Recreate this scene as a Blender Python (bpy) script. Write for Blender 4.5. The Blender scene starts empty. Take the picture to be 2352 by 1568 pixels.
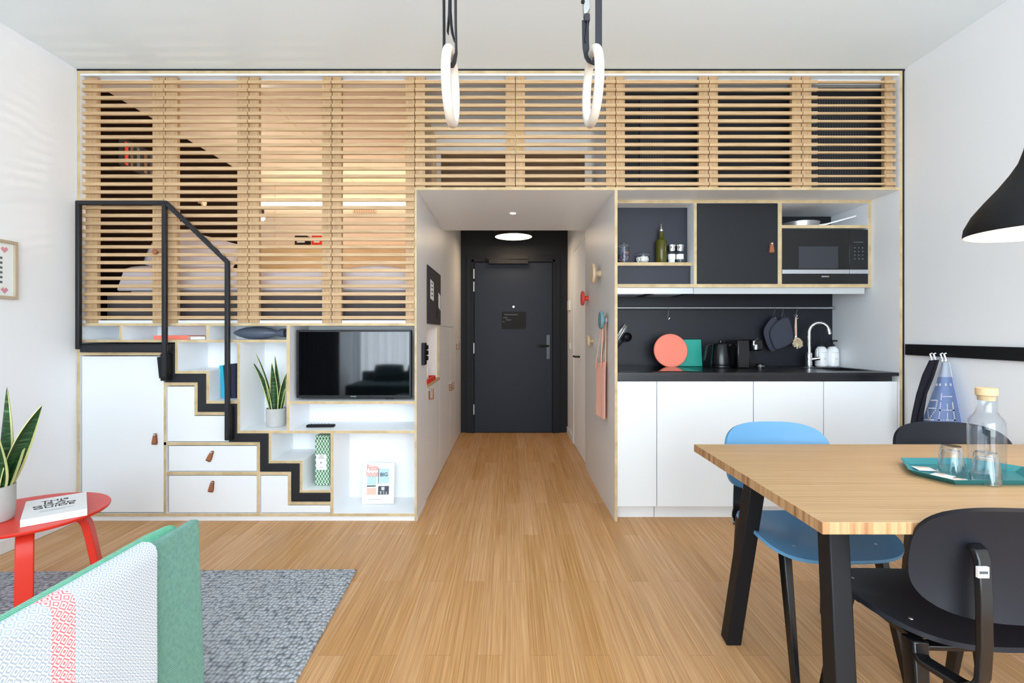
import bpy, bmesh, math, random
from math import pi, sin, cos, sqrt, radians, floor
from mathutils import Vector, Matrix
random.seed(4)
sc = bpy.context.scene
COL = sc.collection
# camera measured from the photograph: one-point perspective, focal length 1140 px, eye 1.19 m above the floor
F, CX, CY, CZ = 1140.0, 1172.0, 764.0, 1.19
S = .0027483
YF = F * S                      # the front plane of the built-in wall unit
H = 2.855
XL, XR = -2.738, 2.4924
def X(px, Y=YF): return (px - CX) * Y / F
def Z(py, Y=YF): return CZ - (py - CY) * Y / F
WM = {}

def lin(c):
    return tuple((v / 255 / 12.92 if v / 255 <= .04045 else ((v / 255 + .055) / 1.055) ** 2.4) for v in c)

# ------------------------------------------------------------------ materials
def nt(name):
    m = bpy.data.materials.new(name); m.use_nodes = True
    n = m.node_tree.nodes; b = n['Principled BSDF']
    return m, n, m.node_tree.links, b

def mat(name, col, rough=.5, metal=0, spec=.5, emit=0, emit_col=None, noise=0, nscale=40, bump=0, trans=0, ior=1.45, coat=0, sheen=0):
    m, n, l, b = nt(name)
    c = lin(col) + (1,)
    b.inputs['Base Color'].default_value = c
    b.inputs['Roughness'].default_value = rough
    b.inputs['Metallic'].default_value = metal
    b.inputs['Specular IOR Level'].default_value = spec
    b.inputs['Transmission Weight'].default_value = trans
    b.inputs['IOR'].default_value = ior
    b.inputs['Coat Weight'].default_value = coat
    b.inputs['Sheen Weight'].default_value = sheen
    if emit:
        b.inputs['Emission Color'].default_value = lin(emit_col or col) + (1,)
        b.inputs['Emission Strength'].default_value = emit
    if noise or bump:
        t = n.new('ShaderNodeTexCoord'); x = n.new('ShaderNodeTexNoise')
        x.inputs['Scale'].default_value = nscale; x.inputs['Detail'].default_value = 4
        l.new(t.outputs['Object'], x.inputs['Vector'])
        if noise:
            mx = n.new('ShaderNodeMix'); mx.data_type = 'RGBA'
            mx.inputs['A'].default_value = tuple(v * (1 - noise) for v in c[:3]) + (1,)
            mx.inputs['B'].default_value = tuple(min(1, v * (1 + noise)) for v in c[:3]) + (1,)
            l.new(x.outputs['Fac'], mx.inputs['Factor']); l.new(mx.outputs['Result'], b.inputs['Base Color'])
        if bump:
            bp = n.new('ShaderNodeBump'); bp.inputs['Strength'].default_value = bump; bp.inputs['Distance'].default_value = .002
            l.new(x.outputs['Fac'], bp.inputs['Height']); l.new(bp.outputs['Normal'], b.inputs['Normal'])
    return m

class G:
    """tiny node graph writer"""
    def __init__(s, m): s.t = m.node_tree; s.n = s.t.nodes; s.l = s.t.links
    def put(s, sock, v):
        if hasattr(v, 'is_output'): s.l.new(v, sock)
        else: sock.default_value = v
    def math(s, op, a, b=0.0, c=0.0):
        x = s.n.new('ShaderNodeMath'); x.operation = op
        s.put(x.inputs[0], a); s.put(x.inputs[1], b); s.put(x.inputs[2], c); return x.outputs[0]
    def mix(s, f, a, b):
        x = s.n.new('ShaderNodeMix'); x.data_type = 'RGBA'
        s.put(x.inputs['Factor'], f)
        for k, v in (('A', a), ('B', b)):
            s.put(x.inputs[k], v if hasattr(v, 'is_output') else lin(v) + (1,))
        return x.outputs['Result']
    def mul(s, f, a, b):
        x = s.n.new('ShaderNodeMix'); x.data_type = 'RGBA'; x.blend_type = 'MULTIPLY'
        s.put(x.inputs['Factor'], f); s.put(x.inputs['A'], a); s.put(x.inputs['B'], b); return x.outputs['Result']
    def obj(s): return s.n.new('ShaderNodeTexCoord').outputs['Object']
    def xyz(s, v):
        x = s.n.new('ShaderNodeSeparateXYZ'); s.l.new(v, x.inputs[0]); return x.outputs
    def scale(s, v, sc3, rot=(0, 0, 0)):
        x = s.n.new('ShaderNodeMapping'); x.inputs['Scale'].default_value = sc3; x.inputs['Rotation'].default_value = rot
        s.l.new(v, x.inputs[0]); return x.outputs[0]
    def noise(s, v, scale=1, detail=3, rough=.5):
        x = s.n.new('ShaderNodeTexNoise'); x.inputs['Scale'].default_value = scale; x.inputs['Detail'].default_value = detail
        x.inputs['Roughness'].default_value = rough; s.l.new(v, x.inputs['Vector']); return x.outputs['Fac']
    def ramp(s, f, stops):
        x = s.n.new('ShaderNodeValToRGB'); e = x.color_ramp.elements
        while len(e) < len(stops): e.new(.5)
        for k, (p, c) in enumerate(stops): e[k].position = p; e[k].color = lin(c) + (1,)
        s.l.new(f, x.inputs[0]); return x.outputs[0]
    def white(s, v, dim='1D'):
        x = s.n.new('ShaderNodeTexWhiteNoise'); x.noise_dimensions = dim
        s.l.new(v, x.inputs['W' if dim == '1D' else 'Vector']); return x.outputs['Value']
    def bump(s, h, strength, dist=.002):
        x = s.n.new('ShaderNodeBump'); x.inputs['Strength'].default_value = strength; x.inputs['Distance'].default_value = dist
        s.l.new(h, x.inputs['Height']); return x.outputs[0]

def wood(name, stops, stretch, rough=.45, row=None, rowvar=.12, spec=.4, bump=.08):
    """grain: noise stretched along one axis; row = (axis, pitch): each row of that axis has its own tint"""
    m, n, l, b = nt(name); g = G(m)
    v = g.obj(); f = g.noise(g.scale(v, stretch), 1, 5, .6)
    c = g.ramp(f, stops)
    if row:
        k = g.math('FLOOR', g.math('MULTIPLY', g.xyz(v)[row[0]], 1 / row[1]))
        w = g.white(k)
        x = n.new('ShaderNodeHueSaturation')
        g.put(x.inputs['Value'], g.math('MULTIPLY_ADD', w, rowvar, 1 - rowvar / 2)); g.put(x.inputs['Color'], c); c = x.outputs[0]
    l.new(c, b.inputs['Base Color']); b.inputs['Roughness'].default_value = rough
    b.inputs['Specular IOR Level'].default_value = spec
    if bump: l.new(g.bump(f, bump, .001), b.inputs['Normal'])
    return m

def floor_mat():
    m, n, l, b = nt('bamboo_planks'); g = G(m)
    v = g.obj(); x, y, z = g.xyz(v)
    pw, pl = .098, 1.09
    cx = g.math('FLOOR', g.math('MULTIPLY', x, 1 / pw))
    off = g.math('MULTIPLY', g.math('MODULO', g.math('ABSOLUTE', cx), 2), .5)
    yy = g.math('ADD', g.math('MULTIPLY', g.math('ADD', y, .006), 1 / pl), off)
    cy = g.math('FLOOR', yy)
    cv = n.new('ShaderNodeCombineXYZ'); g.put(cv.inputs[0], cx); g.put(cv.inputs[1], cy)
    tint = g.white(cv.outputs[0], '3D')
    strip = g.math('FLOOR', g.math('MULTIPLY', x, 1 / .0078))
    cs = n.new('ShaderNodeCombineXYZ'); g.put(cs.inputs[0], strip); g.put(cs.inputs[1], cy)
    st = g.white(cs.outputs[0], '3D')
    grain = g.noise(g.scale(v, (210, 2.2, 1)), 1, 4, .6)
    c = g.ramp(grain, [(.25, (172, 124, 80)), (.5, (202, 156, 110)), (.75, (222, 182, 138))])
    val = g.math('ADD', g.math('MULTIPLY_ADD', st, .17, .86), g.math('MULTIPLY_ADD', tint, .16, -.06))
    h = n.new('ShaderNodeHueSaturation'); g.put(h.inputs['Value'], val); g.put(h.inputs['Color'], c)
    g.put(h.inputs['Saturation'], g.math('MULTIPLY_ADD', tint, -.12, 1.12))
    fx = g.math('FRACT', g.math('MULTIPLY', x, 1 / pw)); fy = g.math('FRACT', yy)
    e1 = g.math('LESS_THAN', fx, .012); e2 = g.math('LESS_THAN', fy, .002)
    e = g.math('MAXIMUM', e1, e2)
    c2 = g.mix(g.math('MULTIPLY', e, .38), h.outputs[0], (110, 74, 40))
    l.new(c2, b.inputs['Base Color']); b.inputs['Roughness'].default_value = .42; b.inputs['Specular IOR Level'].default_value = .42
    l.new(g.bump(g.math('MULTIPLY_ADD', e, -1, g.math('MULTIPLY', grain, .1)), .15, .001), b.inputs['Normal'])
    return m

def rug_mat():
    m, n, l, b = nt('grey_felted_wool'); g = G(m)
    v = g.obj()
    w = n.new('ShaderNodeTexVoronoi'); w.feature = 'F1'; w.inputs['Scale'].default_value = 1; w.inputs['Randomness'].default_value = .55
    l.new(g.scale(v, (62, 48, 1)), w.inputs['Vector'])
    d = w.outputs['Distance']
    f = g.noise(v, 160, 3); big = g.noise(v, 7, 2)
    c = g.ramp(d, [(.15, (194, 198, 203)), (.5, (172, 177, 183)), (.8, (108, 114, 122))])
    h = n.new('ShaderNodeHueSaturation'); g.put(h.inputs['Color'], c)
    g.put(h.inputs['Value'], g.math('ADD', g.math('MULTIPLY_ADD', f, .5, .62), g.math('MULTIPLY', big, .25)))
    l.new(h.outputs[0], b.inputs['Base Color']); b.inputs['Roughness'].default_value = .95; b.inputs['Specular IOR Level'].default_value = .1
    l.new(g.bump(g.math('MULTIPLY', d, -1), 1, .01), b.inputs['Normal'])
    return m

def fabric(name, c1, c2, scale=300, rot=.7, rough=.9):
    """twill: fine diagonal ribs"""
    m, n, l, b = nt(name); g = G(m); v = g.obj()
    x, y, z = g.xyz(v)
    k = g.math('SINE', g.math('MULTIPLY', g.math('ADD', g.math('ADD', y, g.math('MULTIPLY', z, rot)), g.math('MULTIPLY', x, .6)), scale))
    f = g.math('MULTIPLY_ADD', k, .35, g.noise(v, 90, 3))
    l.new(g.mix(f, c1, c2), b.inputs['Base Color']); b.inputs['Roughness'].default_value = rough
    b.inputs['Specular IOR Level'].default_value = .15; b.inputs['Sheen Weight'].default_value = .2
    l.new(g.bump(k, .35, .001), b.inputs['Normal'])
    return m

def throw_mat():
    m, n, l, b = nt('woven_diamond_cotton'); g = G(m); v = g.obj()
    uv = n.new('ShaderNodeUVMap'); u, w, _ = g.xyz(uv.outputs[0])
    p = .021
    a = g.math('ABSOLUTE', g.math('SUBTRACT', g.math('FRACT', g.math('MULTIPLY', u, 1 / p)), .5))
    c = g.math('ABSOLUTE', g.math('SUBTRACT', g.math('FRACT', g.math('MULTIPLY', w, 1 / p)), .5))
    d = g.math('ADD', a, c)
    ring = g.math('GREATER_THAN', g.math('SINE', g.math('MULTIPLY', d, 2 * pi * 3.0)), .15)
    band = g.math('MULTIPLY', g.math('GREATER_THAN', u, .868), g.math('LESS_THAN', u, .914))
    line = g.mix(band, (158, 180, 200), (224, 92, 98)); base = (226, 230, 236)
    col = g.mix(g.math('MULTIPLY', ring, .85), base, line)
    l.new(col, b.inputs['Base Color']); b.inputs['Roughness'].default_value = .95; b.inputs['Specular IOR Level'].default_value = .1
    l.new(g.bump(ring, .25, .001), b.inputs['Normal'])
    return m

def thin_glass(name, tint=(255, 255, 255), refl=.55, edge=4.0):
    m, n, l, b = nt(name)
    out = n['Material Output']; n.remove(b)
    t = n.new('ShaderNodeBsdfTransparent'); t.inputs[0].default_value = lin(tint) + (1,)
    gl = n.new('ShaderNodeBsdfGlossy'); gl.inputs['Roughness'].default_value = .03
    fr = n.new('ShaderNodeLayerWeight'); g = G(m)
    fac = g.math('MULTIPLY_ADD', g.math('POWER', fr.outputs['Facing'], edge), refl, .035)
    mx = n.new('ShaderNodeMixShader'); l.new(fac, mx.inputs[0]); l.new(t.outputs[0], mx.inputs[1]); l.new(gl.outputs[0], mx.inputs[2])
    l.new(mx.outputs[0], out.inputs[0]); return m

def sheer_mat():
    m, n, l, b = nt('sheer_voile'); out = n['Material Output']; n.remove(b)
    t = n.new('ShaderNodeBsdfTransparent'); d = n.new('ShaderNodeBsdfTranslucent'); e = n.new('ShaderNodeBsdfDiffuse')
    d.inputs[0].default_value = (.93, .96, 1.0, 1); e.inputs[0].default_value = (.8, .82, .85, 1)
    a = n.new('ShaderNodeMixShader'); a.inputs[0].default_value = .2; l.new(d.outputs[0], a.inputs[1]); l.new(e.outputs[0], a.inputs[2])
    c = n.new('ShaderNodeMixShader'); c.inputs[0].default_value = .5; l.new(t.outputs[0], c.inputs[1]); l.new(a.outputs[0], c.inputs[2])
    l.new(c.outputs[0], out.inputs[0]); return m

def leaf_mat():
    m, n, l, b = nt('snake_plant_green'); g = G(m); v = g.obj()
    f = g.noise(g.scale(v, (14, 14, 110)), 1, 4, .6)
    l.new(g.ramp(f, [(.35, (24, 52, 30)), (.55, (42, 84, 42)), (.7, (92, 128, 78))]), b.inputs['Base Color'])
    b.inputs['Roughness'].default_value = .4; return m

def tin_mat():
    m, n, l, b = nt('patterned_green_tin'); g = G(m); v = g.obj(); x, y, z = g.xyz(v)
    p = .0175
    xx = g.math('ADD', x, y)
    r = g.math('MULTIPLY', z, 1 / p); row = g.math('FLOOR', r)
    sh = g.math('MULTIPLY', g.math('MODULO', g.math('ABSOLUTE', row), 2), .5)
    zig = g.math('ABSOLUTE', g.math('SUBTRACT', g.math('FRACT', r), .5))
    u = g.math('FRACT', g.math('ADD', g.math('ADD', g.math('MULTIPLY', xx, 1 / .02), sh), zig))
    dark = g.math('LESS_THAN', u, .34); grn = g.math('GREATER_THAN', u, .68)
    c = g.mix(grn, (228, 240, 228), (118, 190, 134)); c = g.mix(dark, c, (40, 62, 52))
    l.new(c, b.inputs['Base Color']); b.inputs['Roughness'].default_value = .4; return m

def perf_mat(name, lit):
    m, n, l, b = nt(name); g = G(m); x, y, z = g.xyz(g.obj())
    a = g.math('ABSOLUTE', g.math('SUBTRACT', g.math('FRACT', g.math('MULTIPLY', x, 1 / .017)), .5))
    c = g.math('ABSOLUTE', g.math('SUBTRACT', g.math('FRACT', g.math('MULTIPLY', z, 1 / .012)), .5))
    d = g.math('LESS_THAN', g.math('MAXIMUM', a, c), .17)
    l.new(g.mix(g.math('MULTIPLY', d, lit), (16, 16, 20), (120, 124, 130)), b.inputs['Base Color']); b.inputs['Roughness'].default_value = .6
    return m

def picture_mat():
    return mat('cream_card', (234, 238, 236), .7)

M = dict(
    wall=mat('painted_wall', (241, 243, 246), .85, noise=.012, nscale=3, bump=.05, spec=.2),
    ceil=mat('painted_ceiling', (239, 249, 255), .9, noise=.01, nscale=2, spec=.2),
    base=mat('white_skirting', (236, 238, 240), .5),
    lam=mat('white_laminate', (245, 247, 249), .38, noise=.012, nscale=5, spec=.4),
    front=mat('white_cabinet_front', (229, 232, 234), .32, noise=.01, nscale=4, spec=.45),
    ply=wood('birch_ply_edge', [(.3, (176, 152, 112)), (.5, (198, 175, 134)), (.7, (212, 190, 150))], (9, 9, 9), .6, bump=.03),
    oak=wood('oak_slats', [(.25, (168, 133, 95)), (.48, (192, 159, 119)), (.7, (204, 174, 135)), (.9, (180, 145, 106))], (5, 60, 95), .5, row=(2, .0496), rowvar=.16),
    oakv=wood('oak_stile', [(.25, (160, 126, 90)), (.48, (182, 149, 110)), (.7, (194, 163, 124))], (80, 60, 6), .5, row=(2, .0496), rowvar=.12),
    brown=wood('walnut_box', [(.3, (84, 56, 32)), (.6, (112, 80, 48))], (3, 40, 60), .5),
    lply=wood('loft_ply', [(.3, (210, 178, 132)), (.7, (228, 200, 158))], (4, 40, 30), .55),
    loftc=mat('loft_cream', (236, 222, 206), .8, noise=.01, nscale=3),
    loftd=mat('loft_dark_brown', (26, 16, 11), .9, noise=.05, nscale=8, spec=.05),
    floor=floor_mat(), rug=rug_mat(), throw=throw_mat(), leaf=leaf_mat(), tin=tin_mat(),
    leafy=mat('snake_plant_margin', (206, 206, 138), .45, noise=.06, nscale=60),
    soil=mat('soil', (92, 70, 50), .95, noise=.3, nscale=180, bump=.6),
    pot=mat('grey_concrete_pot', (188, 187, 184), .85, noise=.08, nscale=35, bump=.25),
    blk=mat('black_powder_coat', (17, 18, 22), .5, spec=.3, noise=.03, nscale=60),
    blkg=mat('black_gloss_steel', (16, 17, 20), .22, spec=.5),
    stair=mat('black_stair_steel', (22, 24, 30), .5, noise=.03, nscale=30),
    blkwall=mat('black_wall_paint', (20, 21, 25), .7, noise=.03, nscale=6),
    door=mat('charcoal_door', (27, 32, 44), .5, spec=.3, noise=.03, nscale=8),
    dkfr=mat('black_door_frame', (15, 16, 21), .55, spec=.3),
    dkpanel=mat('charcoal_panel', (40, 43, 54), .45, spec=.35, noise=.03, nscale=8),
    cabblk=mat('black_cabinet_door', (25, 27, 32), .5, spec=.35, noise=.03, nscale=8),
    splash=mat('black_splashback', (25, 27, 35), .45, spec=.35, noise=.02, nscale=10),
    worktop=mat('black_worktop', (28, 28, 33), .28, noise=.05, nscale=120),
    hob=mat('black_hob_glass', (14, 14, 17), .06),
    gap=mat('shadow_gap_black', (24, 24, 28), .8),
    steel=mat('brushed_steel', (190, 192, 194), .3, 1),
    chrome=mat('chrome', (226, 228, 230), .08, 1),
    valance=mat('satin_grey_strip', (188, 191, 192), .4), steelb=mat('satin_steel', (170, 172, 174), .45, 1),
    alu=mat('aluminium_strip', (196, 199, 204), .35, .8),
    tvscr=mat('tv_glass', (6, 7, 9), .04, spec=1.0),
    tvfr=mat('tv_bezel', (16, 17, 20), .35),
    mwglass=mat('microwave_glass', (16, 17, 20), .1, spec=.6),
    mwwin=mat('microwave_window', (46, 50, 58), .12, spec=.7),
    lea=mat('tan_leather', (150, 92, 60), .6, noise=.15, nscale=60),
    red=mat('red_lacquer', (226, 52, 32), .36, noise=.02, nscale=8, spec=.45),
    coral=mat('coral_lacquer', (246, 128, 104), .45),
    dotred=mat('red_dot', (226, 76, 60), .5), dotteal=mat('teal_dot', (104, 140, 148), .5),
    dotwood=wood('beech_dot', [(.3, (204, 178, 142)), (.7, (222, 200, 166))], (30, 10, 10), .5),
    pink=mat('pink_cotton', (244, 188, 168), .95, noise=.06, nscale=160, bump=.3),
    pinkd=mat('pink_cotton_strap', (242, 180, 160), .95, noise=.06, nscale=160, bump=.3),
    green=mat('green_board', (0, 158, 140), .4),
    navy=mat('navy_cover', (22, 28, 58), .4, noise=.1, nscale=30), teal=mat('teal_cover', (40, 170, 200), .4, noise=.08, nscale=20),
    paper=mat('paper_pages', (240, 238, 232), .9),
    white=mat('glossy_white', (240, 241, 243), .3), offw=mat('matt_white_plastic', (232, 232, 232), .5),
    ink=mat('black_ink', (24, 24, 26), .8), salmon=mat('salmon_ink', (240, 138, 120), .8),
    grey=mat('grey_ink', (150, 155, 160), .8), greyd=mat('dark_grey_ink', (74, 78, 84), .8), sky=mat('pale_blue_ink', (186, 214, 226), .8),
    vase=mat('slate_glaze', (82, 90, 104), .38, spec=.5),
    teald=mat('teal_lacquer', (34, 128, 138), .4),
    blue=mat('blue_shell', (94, 148, 190), .42, spec=.4),
    chblk=mat('black_shell', (25, 28, 36), .5, noise=.03, nscale=40, spec=.3),
    tabtop=wood('bamboo_tabletop', [(.25, (178, 140, 98)), (.5, (195, 161, 119)), (.75, (210, 180, 140))], (2.2, 150, 40), .42, spec=.4),
    tabedge=wood('bamboo_table_edge', [(.3, (120, 80, 52)), (.44, (164, 122, 82)), (.56, (190, 152, 110))], (45, 45, 1), .5),
    birch=mat('birch_ring', (224, 214, 202), .45, noise=.05, nscale=30),
    web=mat('black_webbing', (48, 49, 56), .85, bump=.3, nscale=300),
    lampin=mat('lamp_white_inside', (246, 236, 222), .6, emit=.25, emit_col=(255, 232, 205)),
    bulb=mat('lit_bulb', (255, 240, 215), .5, emit=18, emit_col=(255, 224, 178)),
    disc=mat('lit_diffuser', (255, 244, 226), .5, emit=5, emit_col=(255, 236, 205)),
    led=mat('lit_led_strip', (255, 244, 224), .5, emit=9, emit_col=(255, 232, 196)),
    spotl=mat('lit_downlight', (255, 244, 226), .5, emit=14, emit_col=(255, 240, 220)),
    linen=mat('white_bed_linen', (228, 222, 226), .95, noise=.03, nscale=12, bump=.4),
    bedgrey=mat('bed_base_grey', (92, 86, 88), .8, noise=.05, nscale=30),
    gfab=fabric('teal_green_twill', (84, 136, 126), (124, 178, 164), 1500, .9),
    gfab2=fabric('mint_ribbed_weave', (52, 160, 122), (120, 200, 168), 1500, -.2),
    dkteal=fabric('dark_teal_upholstery', (30, 60, 62), (48, 84, 84), 500),
    felt=mat('charcoal_felt', (62, 64, 76), .95, noise=.1, nscale=90, bump=.4),
    towel=mat('blue_tea_towel', (136, 160, 212), .95, noise=.05, nscale=160, bump=.2), towell=mat('pale_blue_towel_band', (198, 212, 234), .95),
    apron=mat('black_cotton', (28, 28, 40), .95, noise=.1, nscale=80),
    stitch=mat('white_stitch', (226, 232, 246), .9), cork=wood('cork_oak', [(.3, (206, 172, 128)), (.7, (226, 196, 154))], (60, 60, 60), .7),
    glass=thin_glass('clear_glass', (250, 252, 254)), rglass=thin_glass('pressed_glass', (250, 252, 253), .95, 1.7),
    oil=mat('olive_oil_glass', (86, 84, 22), .12, trans=.25, ior=1.4), sugar=mat('sugar_cubes', (240, 234, 222), .7, noise=.1, nscale=80),
    nuts=mat('copper_brown_contents', (184, 116, 76), .7, noise=.3, nscale=90), blueb=mat('blue_grey_contents', (84, 92, 120), .7, noise=.3, nscale=70),
    bristle=mat('pale_bristle', (224, 208, 178), .95, noise=.2, nscale=200, bump=.8),
    pinkp=mat('pale_pink_wood', (228, 190, 172), .6), whitew=mat('niche_white', (236, 228, 222), .6),
    curtd=mat('dark_curtain_fabric', (22, 22, 26), .95), sheer=sheer_mat(), pframe=wood('pale_oak_frame', [(.3, (178, 160, 136)), (.7, (196, 180, 156))], (20, 8, 8), .6),
    card=picture_mat(), heart=mat('pink_stitch', (214, 140, 156), .9),
    lam_shaded=mat('shaded_white_laminate', (221, 219, 217), .4, noise=.012, nscale=5, spec=.4),  # the white laminate again, darkened to put the corridor's shade into its colour
    pinb=mat('black_felt_board', (50, 46, 48), .95),
    perf1=perf_mat('black_perforated_panel', .55), perf2=mat('black_closet_panel', (18, 17, 20), .6),
)

# ------------------------------------------------------------------ mesh builder
def rotm(d, up=Vector((0, 0, 1))):
    d = d.normalized()
    a = up.cross(d)
    if a.length < 1e-5: a = Vector((1, 0, 0)).cross(d)
    if a.length < 1e-5: a = Vector((0, 1, 0)).cross(d)
    a.normalize(); return a, d.cross(a).normalized()

class MB:
    def __init__(s): s.v = []; s.f = []; s.m = []; s.uv = None
    def add(s, vs, fs, mi=0):
        o = len(s.v); s.v += [Vector(p) for p in vs]
        s.f += [tuple(o + i for i in f) for f in fs]; s.m += [mi] * len(fs); return s
    def box(s, x0, x1, y0, y1, z0, z1, mi=0, front=None, top=None, T=None):
        x0, x1 = sorted((x0, x1)); y0, y1 = sorted((y0, y1)); z0, z1 = sorted((z0, z1))
        vs = [(x0, y0, z0), (x1, y0, z0), (x1, y1, z0), (x0, y1, z0), (x0, y0, z1), (x1, y0, z1), (x1, y1, z1), (x0, y1, z1)]
        if T: vs = [T @ Vector(p) for p in vs]
        s.add(vs, [(0, 3, 2, 1), (4, 5, 6, 7), (0, 1, 5, 4), (1, 2, 6, 5), (2, 3, 7, 6), (3, 0, 4, 7)], mi)
        if front is not None: s.m[-4] = front
        if top is not None: s.m[-5] = top
        return s
    def pbox(s, p0, p1, q0, q1, Y0, Y1, mi=0, front=None, Y=None):
        """box whose outline is measured at depth Y (default Y0): px p0..p1, py q0..q1"""
        Y = Y or Y0
        return s.box(X(p0, Y), X(p1, Y), Y0, Y1, Z(q1, Y), Z(q0, Y), mi, front)
    def bar(s, p, q, w, d, mi=0, up=(0, 0, 1), w2=None, d2=None):
        p = Vector(p); q = Vector(q); a, b = rotm(q - p, Vector(up)); w2 = w2 or w; d2 = d2 or d
        vs = [p + a * (i * w / 2) + b * (j * d / 2) for i, j in ((-1, -1), (1, -1), (1, 1), (-1, 1))] + \
             [q + a * (i * w2 / 2) + b * (j * d2 / 2) for i, j in ((-1, -1), (1, -1), (1, 1), (-1, 1))]
        return s.add(vs, [(0, 3, 2, 1), (4, 5, 6, 7), (0, 1, 5, 4), (1, 2, 6, 5), (2, 3, 7, 6), (3, 0, 4, 7)], mi)
    def tube(s, pts, r, n=12, mi=0, closed=False):
        pts = [Vector(p) for p in pts]; N = len(pts)
        rs = r if isinstance(r, (list, tuple)) else [r] * N
        a = None; rings = []
        for i in range(N):
            if closed: t = pts[(i + 1) % N] - pts[i - 1]
            else: t = pts[min(i + 1, N - 1)] - pts[max(i - 1, 0)]
            t.normalize()
            if a is None: a, b = rotm(t)
            else:
                a = (a - t * a.dot(t)).normalized(); b = t.cross(a)
            rings.append([pts[i] + (a * cos(2 * pi * k / n) + b * sin(2 * pi * k / n)) * rs[i] for k in range(n)])
        vs = [p for g in rings for p in g]; fs = []
        for i in range(N if closed else N - 1):
            j = (i + 1) % N
            fs += [(i * n + k, i * n + (k + 1) % n, j * n + (k + 1) % n, j * n + k) for k in range(n)]
        if not closed: fs += [tuple(reversed(range(n))), tuple((N - 1) * n + k for k in range(n))]
        return s.add(vs, fs, mi)
    def ribbon(s, pts, wdir, w, t, mi=0):
        """flat band of width w (along wdir) and thickness t that follows pts"""
        pts = [Vector(p) for p in pts]; wd = Vector(wdir).normalized(); N = len(pts); vs = []
        for i in range(N):
            d = (pts[min(i + 1, N - 1)] - pts[max(i - 1, 0)]).normalized(); nn = d.cross(wd).normalized()
            vs += [pts[i] + wd * (w / 2) * a + nn * (t / 2) * b for a, b in ((-1, -1), (1, -1), (1, 1), (-1, 1))]
        fs = [(0, 3, 2, 1), tuple(4 * (N - 1) + k for k in range(4))]
        for i in range(N - 1):
            fs += [(4 * i + k, 4 * i + (k + 1) % 4, 4 * i + 4 + (k + 1) % 4, 4 * i + 4 + k) for k in range(4)]
        return s.add(vs, fs, mi)
    def lathe(s, prof, c=(0, 0, 0), n=32, mi=0, T=None, axis=None):
        c = Vector(c); vs = []; idx = []
        if axis is not None:
            a, b = rotm(Vector(axis)); ax = Vector(axis).normalized()
        else: a, b, ax = Vector((1, 0, 0)), Vector((0, 1, 0)), Vector((0, 0, 1))
        for r, h in prof:
            if r < 1e-6: idx.append([len(vs)]); vs.append(c + ax * h)
            else:
                idx.append(list(range(len(vs), len(vs) + n)))
                vs += [c + a * r * cos(2 * pi * k / n) + b * r * sin(2 * pi * k / n) + ax * h for k in range(n)]
        if T: vs = [T @ p for p in vs]
        fs = []
        for p, q in zip(idx, idx[1:]):
            if len(p) == 1 and len(q) == 1: continue
            for k in range(n):
                k2 = (k + 1) % n
                if len(p) == 1: fs.append((p[0], q[k2], q[k]))
                elif len(q) == 1: fs.append((p[k], p[k2], q[0]))
                else: fs.append((p[k], p[k2], q[k2], q[k]))
        return s.add(vs, fs, mi)
    def prism(s, poly, a, b, axis='y', mi=0, cap=None):
        f = {'y': lambda p, t: (p[0], t, p[1]), 'z': lambda p, t: (p[0], p[1], t), 'x': lambda p, t: (t, p[0], p[1])}[axis]
        n = len(poly); vs = [f(p, a) for p in poly] + [f(p, b) for p in poly]
        s.add(vs, [tuple(range(n)), tuple(range(2 * n - 1, n - 1, -1))] + [(i, i + n, (i + 1) % n + n, (i + 1) % n) for i in range(n)], mi)
        if cap is not None: s.m[-n - 2] = cap
        return s
    def sheet(s, fn, nu, nv, t, mi=0, mfn=None, uvfn=None):
        """closed solid sheet: fn(u,v) in 0..1, thickened by t along its normal"""
        P = [[Vector(fn(i / nu, j / nv)) for j in range(nv + 1)] for i in range(nu + 1)]
        o = len(s.v); W = nv + 1; vs = []
        for sgn in (.5, -.5):
            for i in range(nu + 1):
                for j in range(nv + 1):
                    du = P[min(i + 1, nu)][j] - P[max(i - 1, 0)][j]; dv = P[i][min(j + 1, nv)] - P[i][max(j - 1, 0)]
                    nn = du.cross(dv); nn = nn.normalized() if nn.length > 1e-9 else Vector((0, 0, 1))
                    vs.append(P[i][j] + nn * t * sgn)
        K = (nu + 1) * W; fs = []; ms = []
        for i in range(nu):
            for j in range(nv):
                a, b, c, d = i * W + j, (i + 1) * W + j, (i + 1) * W + j + 1, i * W + j + 1
                k = mfn((i + .5) / nu, (j + .5) / nv) if mfn else mi
                fs += [(a, b, c, d), (K + d, K + c, K + b, K + a)]; ms += [k, k]
        for i in range(nu):
            for j in (0, nv):
                a, b = i * W + j, (i + 1) * W + j; fs.append((a, K + a, K + b, b) if j == 0 else (a, b, K + b, K + a)); ms.append(mfn((i + .5) / nu, j / nv) if mfn else mi)
        for j in range(nv):
            for i in (0, nu):
                a, b = i * W + j, i * W + j + 1; fs.append((a, b, K + b, K + a) if i == 0 else (a, K + a, K + b, b)); ms.append(mfn(i / nu, (j + .5) / nv) if mfn else mi)
        s.add(vs, fs, mi); s.m[-len(fs):] = ms
        if uvfn: s.uv = [uvfn((k % K) // W / nu, (k % K) % W / nv) for k in range(2 * K)]
        return s
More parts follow.
